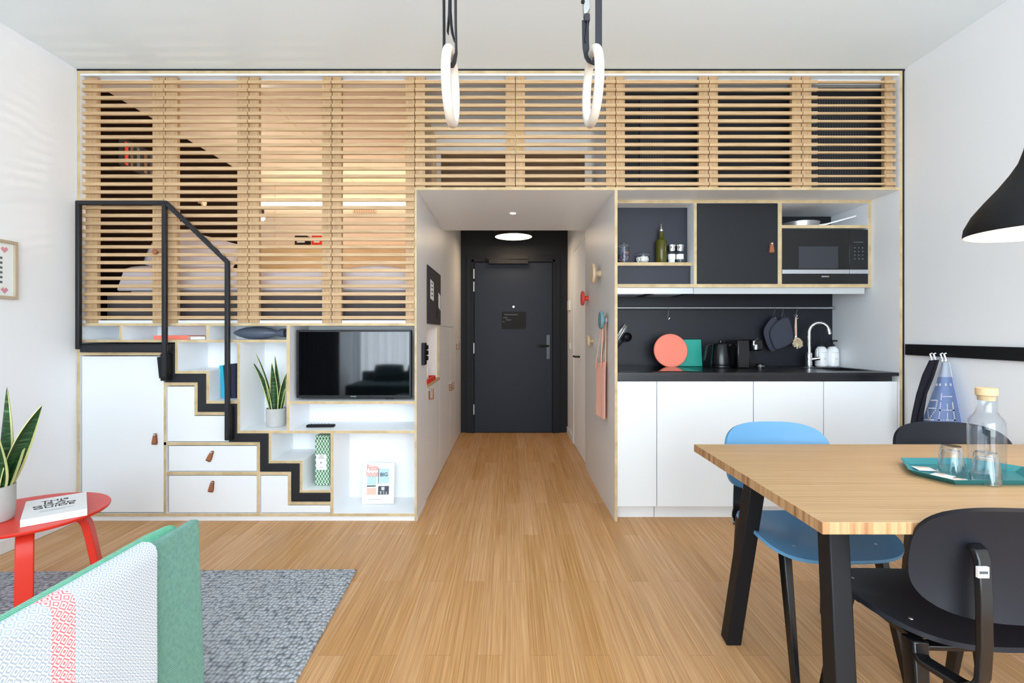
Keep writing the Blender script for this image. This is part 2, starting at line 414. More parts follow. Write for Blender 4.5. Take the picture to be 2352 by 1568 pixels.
    def build(s, name, mats, parent=None, bevel=0, local=False, sharp=38, smooth=True, subsurf=0):
        me = bpy.data.meshes.new(name)
        vs = s.v; loc = Vector((0, 0, 0))
        if not local:
            if parent is not None:
                I = WM[parent.name].inverted(); vs = [I @ v for v in vs]
            else:
                lo = [min(v[k] for v in vs) for k in range(3)]; hi = [max(v[k] for v in vs) for k in range(3)]
                loc = Vector(((lo[0] + hi[0]) / 2, (lo[1] + hi[1]) / 2, lo[2])); vs = [v - loc for v in vs]
        me.from_pydata([tuple(v) for v in vs], [], s.f)
        for m in (mats if isinstance(mats, (list, tuple)) else [mats]): me.materials.append(M[m])
        for p, k in zip(me.polygons, s.m): p.material_index = k
        if s.uv:
            u = me.uv_layers.new(name='UVMap')
            for lp in me.loops: u.data[lp.index].uv = s.uv[lp.vertex_index]
        bm = bmesh.new(); bm.from_mesh(me); bmesh.ops.recalc_face_normals(bm, faces=bm.faces); bm.to_mesh(me); bm.free()
        if smooth:
            me.polygons.foreach_set('use_smooth', [True] * len(me.polygons)); me.set_sharp_from_angle(angle=radians(sharp))
        o = bpy.data.objects.new(name, me); COL.objects.link(o)
        if parent is not None: o.parent = parent; WM[o.name] = WM[parent.name].copy()
        else: o.location = loc; WM[o.name] = Matrix.Translation(loc)
        if bevel:
            b = o.modifiers.new('Bevel', 'BEVEL'); b.width = bevel; b.segments = 2; b.limit_method = 'ANGLE'; b.angle_limit = radians(40)
        if subsurf:
            b = o.modifiers.new('Subdivision', 'SUBSURF'); b.levels = subsurf; b.render_levels = subsurf
        return o

def tag(o, label, cat, group=None):
    o['label'] = label; o['category'] = cat
    if group: o['group'] = group
    return o
def thing(name, label, cat, loc=(0, 0, 0), rot=0, group=None):
    o = bpy.data.objects.new(name, None); COL.objects.link(o); o.location = loc; o.rotation_euler = (0, 0, rot)
    o.empty_display_size = .05
    WM[o.name] = Matrix.Translation(Vector(loc)) @ Matrix.Rotation(rot, 4, 'Z')
    return tag(o, label, cat, group)
def struct(o): o['kind'] = 'structure'; return o
def dup(root, loc, rot, label, group=None):
    r = root.copy(); COL.objects.link(r); r.location = loc; r.rotation_euler = (0, 0, rot); r['label'] = label
    if group: r['group'] = group
    for ch in list(root.children):
        c = ch.copy(); COL.objects.link(c); c.parent = r
        for g in ch.children:
            d = g.copy(); COL.objects.link(d); d.parent = c
    return r
def text(name, body, size, T, m, parent, spacing=1.0, align='CENTER', bold=0, extrude=.0004, sx=1.0, local=False):
    """lettering: T maps text plane (x right, y up) into the world"""
    cu = bpy.data.curves.new(name, 'FONT'); cu.body = body; cu.size = size; cu.align_x = align; cu.align_y = 'CENTER'
    cu.extrude = extrude; cu.offset = bold; cu.space_line = spacing
    t = bpy.data.objects.new('tmp', cu); COL.objects.link(t)
    me = bpy.data.meshes.new_from_object(t.evaluated_get(bpy.context.evaluated_depsgraph_get()))
    bpy.data.objects.remove(t); bpy.data.curves.remove(cu)
    b = MB(); b.add([T @ Vector((v.co.x * sx, v.co.y, v.co.z)) for v in me.vertices], [tuple(p.vertices) for p in me.polygons])
    bpy.data.meshes.remove(me)
    return b.build(name, m, parent, smooth=False, local=local)
def frame(o, right, up):
    r = Vector(right).normalized(); u = Vector(up).normalized(); n = r.cross(u)
    return Matrix(((r.x, u.x, n.x, o[0]), (r.y, u.y, n.y, o[1]), (r.z, u.z, n.z, o[2]), (0, 0, 0, 1)))
def arc(c, r, a0, a1, n, plane='xz'):
    out = []
    for k in range(n + 1):
        a = a0 + (a1 - a0) * k / n; p = [cos(a) * r, sin(a) * r]
        out.append({'xz': (c[0] + p[0], c[1], c[2] + p[1]), 'yz': (c[0], c[1] + p[0], c[2] + p[1]), 'xy': (c[0] + p[0], c[1] + p[1], c[2])}[plane])
    return out
DAY, EXPO = 330, 0.23
# ------------------------------------------------------------------ the room
YB, YE, YL = -2.25, 5.924, 4.37      # rear wall, entrance wall, depth of the wall unit
XC0, XC1, XD = -.591, .6595, .685    # corridor: left face, right panel face, bathroom wall face
struct(MB().box(XL - .1, XR + .1, YB - .1, YE + .1, -.1, 0).build('floor', 'floor'))
struct(MB().box(XL - .1, XR + .1, YB - .1, YE + .1, H, H + .1).build('ceiling', 'ceil'))
struct(MB().box(XL - .1, XL, YB, YE, 0, H).build('wall_left', 'wall'))
struct(MB().box(XR, XR + .1, YB, YE, 0, H).build('wall_right', 'wall'))
struct(MB().box(XC0 - .3, XD + .3, YE, YE + .1, 0, H).build('wall_entrance', 'blkwall'))
WX0, WX1, WZ0, WZ1 = -2.66, 2.3, .12, 2.68
b = MB(); y0, y1 = YB - .1, YB
b.box(XL, WX0, y0, y1, 0, H).box(WX1, XR, y0, y1, 0, H).box(WX0, WX1, y0, y1, 0, WZ0).box(WX0, WX1, y0, y1, WZ1, H)
struct(b.build('wall_rear', 'wall'))
b = MB()
for x in (WX0 + .025, -.85, .75, WX1 - .025): b.box(x - .025, x + .025, YB - .07, YB - .02, WZ0, WZ1)
for z in (WZ0 + .025, WZ1 - .025): b.box(WX0, WX1, YB - .07, YB - .02, z - .025, z + .025)
w = struct(b.build('window_1', 'dkfr'))
struct(MB().box(XL, XL + .012, YB, YF, 0, .072).build('baseboard_left', 'base', bevel=.003))
struct(MB().box(XR - .012, XR, YB, YF, 0, .072).build('baseboard_right', 'base', bevel=.003))
# dark shadow gap between the unit and the walls and ceiling
g1 = Z(162.2)
struct(MB().box(X(176), X(2079), YF + .001, YF + .03, g1, H).build('trim_1', 'gap'))
struct(MB().box(XL, X(177.6), YF + .012, YF + .03, 0, g1).build('trim_2', 'gap'))
struct(MB().box(X(2072.6), XR, YF + .006, YF + .03, 0, g1).build('trim_3', 'gap'))
# bathroom wall of the corridor, its door, the wall over it
b = MB(); dY0, dY1, dZ = 4.42, 5.31, 2.05
b.box(XD, XD + .1, YL - .1, dY0, 0, H).box(XD, XD + .1, dY1, YE, 0, H).box(XD, XD + .1, dY0, dY1, dZ, H)
struct(b.build('wall_corridor_right', 'wall'))
d2 = struct(MB().box(XD - .003, XD + .05, dY0, dY1, .004, dZ).build('door_2', 'wall'))
MB().box(XD - .008, XD + .012, dY1, dY1 + .045, 0, dZ + .045).box(XD - .008, XD + .012, dY0, dY1, dZ, dZ + .045).build('door_frame', 'base', d2)
MB().tube([(XD + .012, 4.86, .955), (XD - .045, 4.86, .955), (XD - .05, 4.875, .955), (XD - .05, 4.98, .955)], .009).lathe([(0, 0), (.024, 0), (.024, .008), (0, .008)], (XD + .012, 4.86, .955), 20, 0, None, (-1, 0, 0)).build('door_handle', 'blkg', d2)
struct(MB().box(XD - .012, XD, dY1 + .045, YE, 0, .072).build('baseboard_corridor', 'base', bevel=.003))
struct(MB().box(XC0 - .02, XD + .02, YL, YE, 2.46, 2.5).build('ceiling_hall', 'ceil'))
tag(MB().box(XD - .018, XD, 5.66, 5.80, Z(713, 5.74), Z(690, 5.74)).box(XD - .02, XD - .018, 5.69, 5.74, 1.50, 1.53, 0).build('thermostat', ['offw'], bevel=.003), 'white thermostat on the corridor wall beside the dark entrance door', 'thermostat')
t = thing('light_switch', 'small white light switch on the corridor wall below the thermostat', 'switch', (XD, 5.66, 1.02))
MB().box(XD - .009, XD, 5.62, 5.70, Z(803, 5.66), Z(786, 5.66)).build('cover_plate', 'offw', t, bevel=.002)
MB().box(XD - .014, XD - .009, 5.635, 5.685, Z(800, 5.66), Z(789, 5.66)).build('rocker', 'white', t, bevel=.002)
# entrance door
dx0, dx1, dz = X(1090, YE), X(1268, YE), Z(603, YE)
d1 = struct(MB().box(dx0, dx1, YE - .022, YE, .008, dz).build('door_1', 'door', bevel=.002))
b = MB()
b.box(dx0 - .09, dx0 - .006, YE - .03, YE, 0, dz + .09).box(dx1 + .006, dx1 + .09, YE - .03, YE, 0, dz + .09).box(dx0 - .006, dx1 + .006, YE - .03, YE, dz + .006, dz + .09)
b.box(dx0 - .03, dx0 - .006, YE - .045, YE - .03, 0, dz + .03).box(dx1 + .006, dx1 + .03, YE - .045, YE - .03, 0, dz + .03).box(dx0 - .03, dx1 + .03, YE - .045, YE - .03, dz + .006, dz + .03)
b.build('door_frame', 'dkfr', d1)
for p0, p1 in ((619, 641), (648, 670), (787, 811), (927, 950)):
    MB().tube([(dx0 - .004, YE - .052, Z(p1, YE)), (dx0 - .004, YE - .052, Z(p0, YE))], .009, 10).build('hinge', 'alu', d1)
MB().box(X(1123, YE), X(1213, YE), YE - .10, YE - .024, Z(608, YE), Z(597.5, YE)).box(X(1118, YE), X(1134, YE), YE - .085, YE - .03, Z(598, YE), Z(592, YE)).bar((X(1128, YE), YE - .09, Z(597, YE)), (X(1212, YE), YE - .11, Z(595, YE)), .012, .02).build('door_closer', 'gap', d1, bevel=.003)
MB().lathe([(0, 0), (.0125, 0), (.011, .005), (.005, .005), (0, .003)], (X(1179.5, YE), YE - .022, Z(704.5, YE)), 20, 0, None, (0, -1, 0)).build('peephole', 'chrome', d1)
np_ = MB().box(X(1153, YE), X(1208, YE), YE - .028, YE - .022, Z(755, YE), Z(716, YE)).build('notice_plate', 'gap', d1)
b = MB()
for p0, q0, p1, q1 in ((1158, 721, 1189, 724), (1156, 728, 1166, 731), (1162, 733, 1174, 736), (1155, 737, 1159, 740)): b.box(X(p0, YE), X(p1, YE), YE - .0295, YE - .028, Z(q1, YE), Z(q0, YE))
b.build('plate_text', 'greyd', np_)
b = MB().box(X(1255, YE), X(1262.5, YE), YE - .034, YE - .022, Z(824, YE), Z(769, YE))
b.tube([(X(1259, YE), YE - .03, Z(794, YE)), (X(1259, YE), YE - .075, Z(794, YE)), (X(1256, YE), YE - .08, Z(794, YE)), (X(1234, YE), YE - .08, Z(794, YE))], .011).build('door_handle', 'blkg', d1)
# hall lamp, downlight
t = thing('hall_lamp', 'round glowing ceiling lamp in front of the dark entrance wall', 'ceiling lamp', (X(1179.5, 5.5), 5.5, 2.24))
lx, ly, lz = X(1179.5, 5.5), 5.5, Z(545, 5.5)
MB().lathe([(0, lz + .225), (.05, lz + .225), (.05, lz + .12), (.208, lz + .1), (.216, lz + .02), (.212, lz + .004), (.204, lz + .004), (.204, lz + .02), (0, lz + .02)], (lx, ly, 0), 48).build('lamp_shade', 'blk', t)
MB().lathe([(0, lz), (.18, lz + .001), (.203, lz + .006), (.203, lz + .016), (0, lz + .016)], (lx, ly, 0), 48).build('diffuser', 'disc', t)
zc = Z(436)
t = thing('downlight', 'small round recessed spotlight in the white corridor soffit', 'downlight', (X(1178, 3.747), 3.747, zc - .004))
MB().lathe([(.022, -.001), (.036, -.003), (.036, 0), (.022, 0)], (X(1178, 3.747), 3.747, zc), 32).build('trim_ring', 'offw', t)
MB().lathe([(0, -.0015), (.0215, -.0015), (.0215, 0), (0, 0)], (X(1178, 3.747), 3.747, zc), 24).build('lens', 'spotl', t)

# ------------------------------------------------------------------ wall unit: frame of white boards with ply edges
LP = ['lam', 'ply']
fr = thing('built_in_loft', 'white wall-filling loft frame with exposed plywood edges', 'built-in frame', (0, YF, 0))
D = YL
def B(name, p0, p1, q0, q1, yb, par, Y=YF, y0=None):
    return MB().box(X(p0, Y), X(p1, Y), (Y if y0 is None else y0), yb, Z(q1, Y), Z(q0, Y), 0, 1).build(name, LP, par, bevel=.0008)
zt0, zt1 = Z(168.6), Z(162.4)
MB().box(X(177.2), X(184.4), YF, 5.3, 0, zt0, 0, 1).build('side_board', LP, fr)
MB().box(X(2066), X(2072.8), YF, D, 0, zt0, 0, 1).build('side_board', LP, fr)
MB().box(X(177.2), X(2072.8), YF, YF + .5, zt0, zt1, 0, 1).build('top_board', LP, fr)
MB().box(X(184.4), X(952.2), YF, 5.3, Z(748), Z(742), 0, 1).build('loft_floor_board', LP, fr)
MB().box(X(952.2), X(2066), YF, D, Z(436.2), Z(430), 0, 1).build('soffit_board', LP, fr)
b = MB(); xa, xb = X(952.2), XC0
nY0, nY1, nz0, nz1 = 3.509, 4.16, .817, 1.2485
b.box(xa, xb, YF, nY0, 0, Z(436.2), 0, 1).build('corridor_panel', ['lam_shaded', 'ply'], fr)
MB().box(XC1, X(1418.3), YF, YL, 0, zc, 0, 1).build('corridor_panel', ['lam_shaded', 'ply'], fr)
MB().box(X(184.4), X(2066), YF + .052, YF + .09, Z(185), Z(173), 0).box(X(184.4), X(2066), YF + .004, YF + .09, Z(172.6), zt0 - .0003).build('top_track', 'front', fr)
MB().box(X(184.4), X(952.2), YF + .03, YF + .06, Z(742), Z(735), 0).build('bottom_track', 'front', fr)
# loft interior
LY, LZ = 5.3, 2.80
struct(MB().box(-2.717, -.63, LY, LY + .04, 1.25, LZ).build('wall_loft_rear', 'loftc'))
struct(MB().box(-2.717, -2.69, YF + .11, LY, 1.25, LZ).build('wall_loft_left', 'loftd'))
struct(MB().box(-2.717, -.62, YF + .1, LY + .04, LZ, LZ + .02).build('ceiling_loft', 'loftc'))
struct(MB().box(-.62, 2.454, YF + .1, LY + .04, LZ, LZ + .02).build('ceiling_storage', 'lam'))
struct(MB().box(.66, 2.454, YF + .14, YF + .16, Z(430), LZ).build('wall_closet', 'perf2'))
struct(MB().box(-.612, .64, 4.09, 4.12, Z(430), LZ).build('wall_loft_middle', 'lam'))
struct(MB().box(-.628, -.614, YF + .1, LY, Z(430), LZ).build('wall_loft_partition', 'lply'))
struct(MB().box(.64, .656, YF + .1, 4.1, Z(430), LZ).build('wall_loft_storage', 'wall'))
# fine dark joint lines in the loft ceiling and rear wall
struct(MB().box(-1.672, -1.668, YF + .2, LY, LZ - .002, LZ).box(X(631.5, LY), X(632.5, LY), LY - .002, LY, 1.25, LZ).build('trim_4', 'lply'))
t = thing('perforated_panel', 'black panel with rows of tiny holes behind the rightmost slatted screen', 'panel', (X(1950), YF + .13, 2.12))
MB().box(X(1868), X(2026), YF + .12, YF + .138, Z(428), Z(205)).build('perforated_sheet', 'perf1', t)
t = thing('air_grille', 'black perforated grille behind the slatted screen left over the kitchen', 'grille', (X(1510), YF + .13, 2.12))
MB().box(X(1482), X(1538), YF + .12, YF + .138, Z(428), Z(205)).build('perforated_sheet', 'perf1', t)
t = thing('storage_chest', 'dark brown wooden box on the loft floor above the corridor', 'storage box', (.02, 3.65, 2.11))
z0, z1 = Z(430) + .001, Z(353, 3.6); x0, x1 = X(1013, 3.6), X(1343, 3.6)
MB().box(x0, x1, 3.9, 3.92, z0, z1).build('back_board', 'brown', t)
MB().box(x0, x1, 3.6, 3.9, z0, z0 + .02).build('bottom_board', 'brown', t)
MB().box(x0, x0 + .05, 3.6, 3.9, z0 + .02, z1).build('end_board', 'brown', t)
MB().box(x1 - .05, x1, 3.6, 3.9, z0 + .02, z1).build('end_board', 'brown', t)
MB().box(x0 + .05, x1 - .05, 3.61, 3.63, z0 + .02, z1).build('front_board', 'brown', t)
tag(MB().box(-.45, .5, 3.98, 4.02, Z(430) + .001, Z(430) + .012).build('added_glow_strip', 'disc'), 'added glowing strip, out of sight on the loft floor behind the dark brown box', 'added fill light')  # glowing strip added out of sight to brighten the storage space above the corridor
# sliding slatted screens
def screen(p0, p1, q0, q1, n, st, label, thin=False):
    t = thing('sliding_screen', label, 'slatted screen', (X((p0 + p1) / 2), YF + .02, Z(q1)), 0, 'slatted oak screens of the loft')
    ya, yb, yc = YF + .002, YF + .019, YF + .048
    x0, x1 = X(p0) + .0022, X(p1) - .0022
    for k, (a, c) in enumerate(((x0, X(p0 + st)), (X(p1 - st), x1))):
        MB().box(a + (.008 if (k == 0 and p0 < 200) else 0), c - (.008 if (k == 1 and p1 > 2050) else 0), ya + .0172, yc, Z(q1), Z(q0)).build('stile', 'oakv', t, bevel=.001)
    b = MB()
    c0 = 187.2 if n == 31 else 186.6; pit = 18.06
    for k in range(n):
        c = c0 + pit * k; h = 3.75
        if thin:
            e = X(p0 + 34); f = X(p1 - 25)
            b.box(x0, e, ya, yb, Z(c + h), Z(c - h)); b.box(f, x1, ya, yb, Z(c + h), Z(c - h)); b.box(e, f, ya + .002, yb, Z(c + 2.4), Z(c - 2.4))
        else: b.box(x0, x1, ya, yb, Z(c + h), Z(c - h))
    b.build('slat_panel', 'oak', t, bevel=.001)
    return t
s1 = screen(187, 375, 174, 741, 31, 30, 'tall slatted oak screen against the left wall, behind the black handrail posts')
MB().lathe([(0, 0), (.008, 0), (.01, .012), (.017, .022), (.016, .028), (0, .03)], (X(360), YF + .005, Z(579)), 20, 0, None, (0, -1, 0)).build('knob', 'lea', s1)
screen(375, 568, 174, 741, 31, 27, 'tall slatted oak screen crossed by the sloping black handrail')
screen(568, 760, 173, 741, 31, 23, 'tall slatted oak screen with the bulb and two books behind it')
screen(760, 952, 173, 741, 31, 22, 'tall slatted oak screen above the television, next to the corridor opening')
screen(952, 1184, 172, 430, 14, 23, 'short slatted oak screen over the corridor, behind the left gym ring')
screen(1184, 1415, 172, 430, 14, 22, 'short slatted oak screen over the corridor, behind the right gym ring')
screen(1415, 1630, 172, 430, 14, 22, 'short slatted oak screen over the open spice shelf of the kitchen')
screen(1630, 1845, 172, 430, 14, 22, 'short slatted oak screen over the black cupboard door of the kitchen')
screen(1845, 2060, 172, 430, 14, 23, 'short slatted oak screen over the microwave, with thinner slats', True)
# bed, pillow, pendant bulb, headboard, books, hooks
t = thing('loft_bed', 'bed with white linen and grey base behind the slatted screens', 'bed', (-1.65, 4.1, 1.25))
MB().box(-2.68, -.62, 3.30, 5.1, 1.251, Z(678, 3.3)).build('bed_base', 'bedgrey', t)
def duv(u, v):
    x = -2.60 + u * 1.97; y = 3.29 + v * 1.8
    e = min(1, v / .06); zt = 1.625 + .012 * sin(9 * u + 3 * v) + .008 * sin(23 * u + 11 * v)
    return (x, y + .02 * sin(14 * u) * (1 - e), 1.47 + (zt - 1.47) * sqrt(max(0, 1 - (1 - e) ** 2)))
MB().sheet(duv, 40, 30, .02).build('duvet', 'linen', t)
MB().box(-2.56, -.64, 3.33, 5.08, Z(678, 3.3), 1.60).build('mattress', 'linen', t, bevel=.03)
def pil(u, v):
    a, c = u * 2 - 1, v * 2 - 1
    k = (1 - abs(a) ** 3) * (1 - abs(c) ** 3)
    return a * .33 * (1 - .08 * c * c), c * .21 * (1 - .08 * a * a), .075 * sqrt(max(k, 0))
def pillow(name, o, right, up, w, h, d, m, par):
    T = frame(o, right, up); b = MB(); K = 12; vs = []
    for sg in (1, -1):
        for i in range(K + 1):
            for j in range(K + 1):
                a, c, e = pil(i / K, j / K); vs.append(T @ Vector((a / .33 * w / 2, c / .21 * h / 2, sg * (e / .075 * d / 2 + .002))))
    N = (K + 1) ** 2; fs = []
    for i in range(K):
        for j in range(K):
            q = (i * (K + 1) + j, (i + 1) * (K + 1) + j, (i + 1) * (K + 1) + j + 1, i * (K + 1) + j + 1)
            fs += [q, tuple(N + k for k in reversed(q))]
    for i in range(K):
        for q in ((i * (K + 1), (i + 1) * (K + 1)), (i * (K + 1) + K, (i + 1) * (K + 1) + K), (i, i + 1), (K * (K + 1) + i, K * (K + 1) + i + 1)): fs.append((q[0], q[1], N + q[1], N + q[0]))
    b.add(vs, fs); return b.build(name, m, par, sharp=60)
o = pillow('pillow', (-2.27, 3.55, 1.75), (.98, 0, -.2), (.12, .45, .8), .62, .34, .16, 'linen', None)
tag(o, 'white pillow propped on the loft bed behind the black handrail', 'pillow')
t = thing('pendant_bulb', 'bare glowing bulb in a black socket hanging over the loft bed', 'pendant lamp', (X(602, 4.2), 4.2, 2.13))
bx, by = X(601, 4.2), 4.2
MB().tube([(bx - .06, by, LZ), (bx - .04, by, 2.5), (bx - .03, by, 2.36), (bx - .01, by, 2.27), (bx, by, Z(476, by))], .003, 8).build('cable', 'blk', t)
MB().lathe([(0, .0), (.02, 0), (.02, .05), (.008, .062), (0, .062)], (bx, by, Z(492, by)), 20).build('socket', 'blk', t)
MB().lathe([(0, -.055), (.016, -.052), (.027, -.038), (.028, -.028), (.018, -.008), (.013, -.001), (0, -.001)], (bx, by, Z(492, by)), 20).build('light_bulb', 'bulb', t)
MBY = LY - .15
tag(MB().box(-2.688, -.605, MBY, LY - .001, 1.251, Z(562, MBY)).build('headboard', 'lply'), 'low plywood ledge along the rear wall of the loft behind the bed', 'headboard')
tag(MB().box(-2.685, -.75, LY - .03, LY - .002, Z(471, LY), Z(462, LY)).build('wall_light', 'led'), 'long glowing strip light on the rear wall of the loft', 'wall light')
t = thing('ventilation_grille', 'cream grille on the loft rear wall below the strip light', 'vent', (X(838, LY), LY, Z(488, LY)))
MB().box(X(811, LY), X(866, LY), LY - .012, LY - .001, Z(489, LY), Z(477, LY)).build('vent_frame', 'loftc', t)
b = MB()
for k in range(9): b.box(X(814 + 5.6 * k, LY), X(816.5 + 5.6 * k, LY), LY - .016, LY - .012, Z(488, LY), Z(478, LY))
b.build('fin', 'lply', t)
def book(name, x0, x1, y0, y1, z0, z1, cover, spine='y', par=None):
    """covers and page block of an upright book, spine towards the viewer"""
    b = MB(); c = .003
    b.box(x0, x0 + c, y0, y1, z0, z1).box(x1 - c, x1, y0, y1, z0, z1).box(x0 + c, x1 - c, y0, y0 + c, z0, z1)
    r = b.build('cover', cover, par); MB().box(x0 + c, x1 - c, y0 + c, y1 - .004, z0 + .004, z1 - .004).build('pages', 'paper', par); return r
for p0, p1, c, lab in ((677, 705, 'ink', 'black paperback standing on the loft ledge, left of the red one'), (716, 739, 'red', 'red paperback standing on the loft ledge, right of the black one')):
    t = thing('paperback', lab, 'book', (X(p0, 5.2), 5.2, Z(562, MBY)), 0, 'books on the loft ledge')
    q = book('', X(p0, 5.17), X(p1, 5.17), 5.17, 5.27, Z(562, MBY) + .0005, Z(541, 5.17), c, par=t)
    MB().box(X(p0 + 5, 5.17), X(p1 - 5, 5.17), 5.168, 5.17, Z(557, 5.17), Z(552, 5.17)).build('title_label', 'paper', q)
t = thing('framed_print', 'dark framed print with red and blue stripes on the left loft wall', 'picture', (-2.69, 3.58, 2.34))
MB().box(-2.69, -2.68, 3.40, 3.76, 2.34, 2.54).build('print_panel', 'gap', t)
for y, w, m in ((3.45, .03, 'red'), (3.50, .025, 'brown'), (3.56, .03, 'vase'), (3.63, .03, 'brown'), (3.69, .03, 'navy')):
    MB().box(-2.68, -2.678, y, y + w, 2.36, 2.52).build('stripe', m, t)
t = thing('coat_hook', 'small round wooden hook on the dark loft wall behind the second screen', 'hook', (-2.69, 4.18, 2.25))
hy = 2.69 * F / (CX - 456)
MB().lathe([(0, 0), (.012, 0), (.012, .03), (.035, .035), (.035, .05), (0, .052)], (-2.69, hy, Z(464, hy)), 20, 0, None, (1, 0, 0)).build('peg', 'dotwood', t)

# ------------------------------------------------------------------ lower left storage unit with the staircase
su = thing('storage_unit', 'white shelving and cupboard unit with plywood edges around the black stair', 'storage unit', (X(567), YF, 0))
YK = 3.447
def H_(p0, p1, q0, q1, yb=YK): return B('shelf_board', p0, p1, q0, q1, yb, su)
def V_(p0, p1, q0, q1, yb=YK): return B('divider', p0, p1, q0, q1, yb, su)
H_(185, 658, 780, 786); H_(402, 481, 851.3, 857.8); H_(473.5, 545, 920, 926.8); H_(544.8, 952, 988.3, 995)
H_(665, 952, 921, 927.5); H_(617, 695, 1057.3, 1063.8); H_(688, 759, 1125, 1131.3)
V_(275, 281, 748, 780); V_(473.5, 480, 748, 780); V_(402, 408.5, 786, 851.3); V_(473.5, 480.5, 857.8, 920); V_(544.8, 551.5, 786, 988.3)
V_(658, 665, 748, 988.3); V_(617, 623.6, 995, 1057.3); V_(688.5, 695, 1063.8, 1125); V_(759, 766, 995, 1179)
YD = YF + .35
H_(185, 370, 809, 815.8, YD); H_(376, 454, 878, 885.4, YD); H_(446.5, 526, 945.8, 953, YD); H_(376, 598, 1015, 1022, YD); H_(382, 669, 1083, 1090.6, YD); H_(661.5, 759, 1151.8, 1159, YD)
V_(375.8, 382, 885.4, 1179, YD); V_(446.5, 454, 885.4, 945.8, YD); V_(590, 597.5, 1022, 1083, YD); V_(590, 597.5, 1090.6, 1179, YD); V_(661.5, 669, 1090.6, 1151.8, YD)
B('bottom_board', 184.4, 952, 1178.8, 1185.4, YK, su)
MB().box(X(184.4), X(957.5), YF + .012, YK, 0, Z(1186)).build('plinth', 'front', su)
MB().box(X(184.4), X(952), YK, YK + .012, Z(1186), Z(748)).build('back_panel', 'lam', su)
def pull(par, o, right, tilt=0, s=1.0, dep=.0155):
    """leather tab folded over a round steel screw, hanging on a front that faces right x up"""
    T = frame(o, right, (0, 0, 1)) @ Matrix.Rotation(tilt, 4, 'Z'); b = MB(); w0, w1, L = .0085 * s, .0145 * s, .062 * s
    def lobe(zc):
        return [(-w0, 0), (-w1, -L * .78), (-w1 * .85, -L * .95), (w1 * .85, -L * .95), (w1, -L * .78), (w0, 0), (w0 * .7, w0), (-w0 * .7, w0)]
    for z0, z1 in ((.001, .004), (dep - .0035, dep)):
        k = len(b.v); b.prism(lobe(0), z0, z1, 'z')
    b.box(-w1 * .95, w1 * .95, -L * .97, -L * .9, .001, dep)
    b.v = [T @ p for p in b.v]
    c = MB(); c.lathe([(0, 0), (.0068 * s, 0), (.0068 * s, .018), (.005 * s, .02), (0, .02)], (0, 0, 0), 16); n0 = len(b.v)
    b.add([T @ p for p in c.v], c.f, 1); return b.build('handle', ['lea', 'chrome'], par)
YP = YF + .003
def face(name, poly, par=su, y1=YF + .022):
    return MB().prism([(X(a), Z(c)) for a, c in poly], YP, y1, 'y').build(name, 'front', par, bevel=.001)
d = face('door', [(187.5, 1176.5), (375, 1176.5), (375, 818), (187.5, 818)])
pull(d, (X(357.5), YP, Z(998)), (1, 0, 0), -.06)
d = face('front_panel', [(384, 1013.5), (526, 1013.5), (526, 955), (445.5, 955), (445.5, 887.5), (384, 887.5)])
d = face('drawer', [(387, 1081.5), (589, 1081.5), (589, 1024), (387, 1024)])
pull(d, (X(488), YP, Z(1038)), (1, 0, 0), -.42)
d = face('drawer', [(387, 1177), (589, 1177), (589, 1092.5), (387, 1092.5)])
pull(d, (X(489), YP, Z(1107)), (1, 0, 0), -.2)
face('front_panel', [(599, 1177), (758, 1177), (758, 1161), (660.5, 1161), (660.5, 1092.5), (599, 1092.5)])
# pull-out stair: zigzag stringer, handrail
st = thing('pull_out_stair', 'black steel zigzag stair with handrail set into the storage unit', 'staircase', (X(470), YF, 0))
zz = [(185, 789), (402, 789), (402, 858), (473.3, 858), (473.3, 927), (544.6, 927), (544.6, 995.3), (616.8, 995.3), (616.8, 1064), (688.3, 1064), (688.3, 1131.6), (758.8, 1131.6),
      (758.8, 1151), (669.4, 1151), (669.4, 1082.5), (598, 1082.5), (598, 1014.5), (526.5, 1014.5), (526.5, 945.4), (455, 945.4), (455, 877.4), (383.5, 877.4), (383.5, 808.5), (185, 808.5)]
MB().prism([(X(a), Z(c)) for a, c in zz], YF - .006, YD, 'y').build('stringer', 'stair', st, bevel=.002)
YR = YF - .05
def P(px, py, Y): return (X(px, Y), Y, Z(py, Y))
def rail(name, a, c):
    MB().bar(P(*a, YR), P(*c, YR), .027, .027).build(name, 'stair', st, bevel=.006)
rail('post', (180.5, 466), (180.5, 802)); rail('post', (378.5, 466), (378.5, 866)); rail('post', (522.5, 601), (522.5, 1011))
rail('top_rail', (175.5, 466), (384, 466)); rail('sloping_rail', (379.5, 463.8), (524.5, 603.5))
MB().box(X(185, YR), X(386, YR), YR - .004, YF - .006, Z(806), Z(792)).build('landing_bar', 'stair', st, bevel=.002)
MB().bar(P(368, 819, YR), P(373, 868, YR), .02, .03).box(X(371, YR), X(385, YR), YR - .012, YF - .006, Z(874, YR), Z(812, YR)).build('bracket', 'blk', st, bevel=.003)
MB().box(X(517, YR), X(529, YR), YR + .01, YF - .006, Z(1012, YR), Z(935, YR)).build('bracket', 'blk', st, bevel=.003)

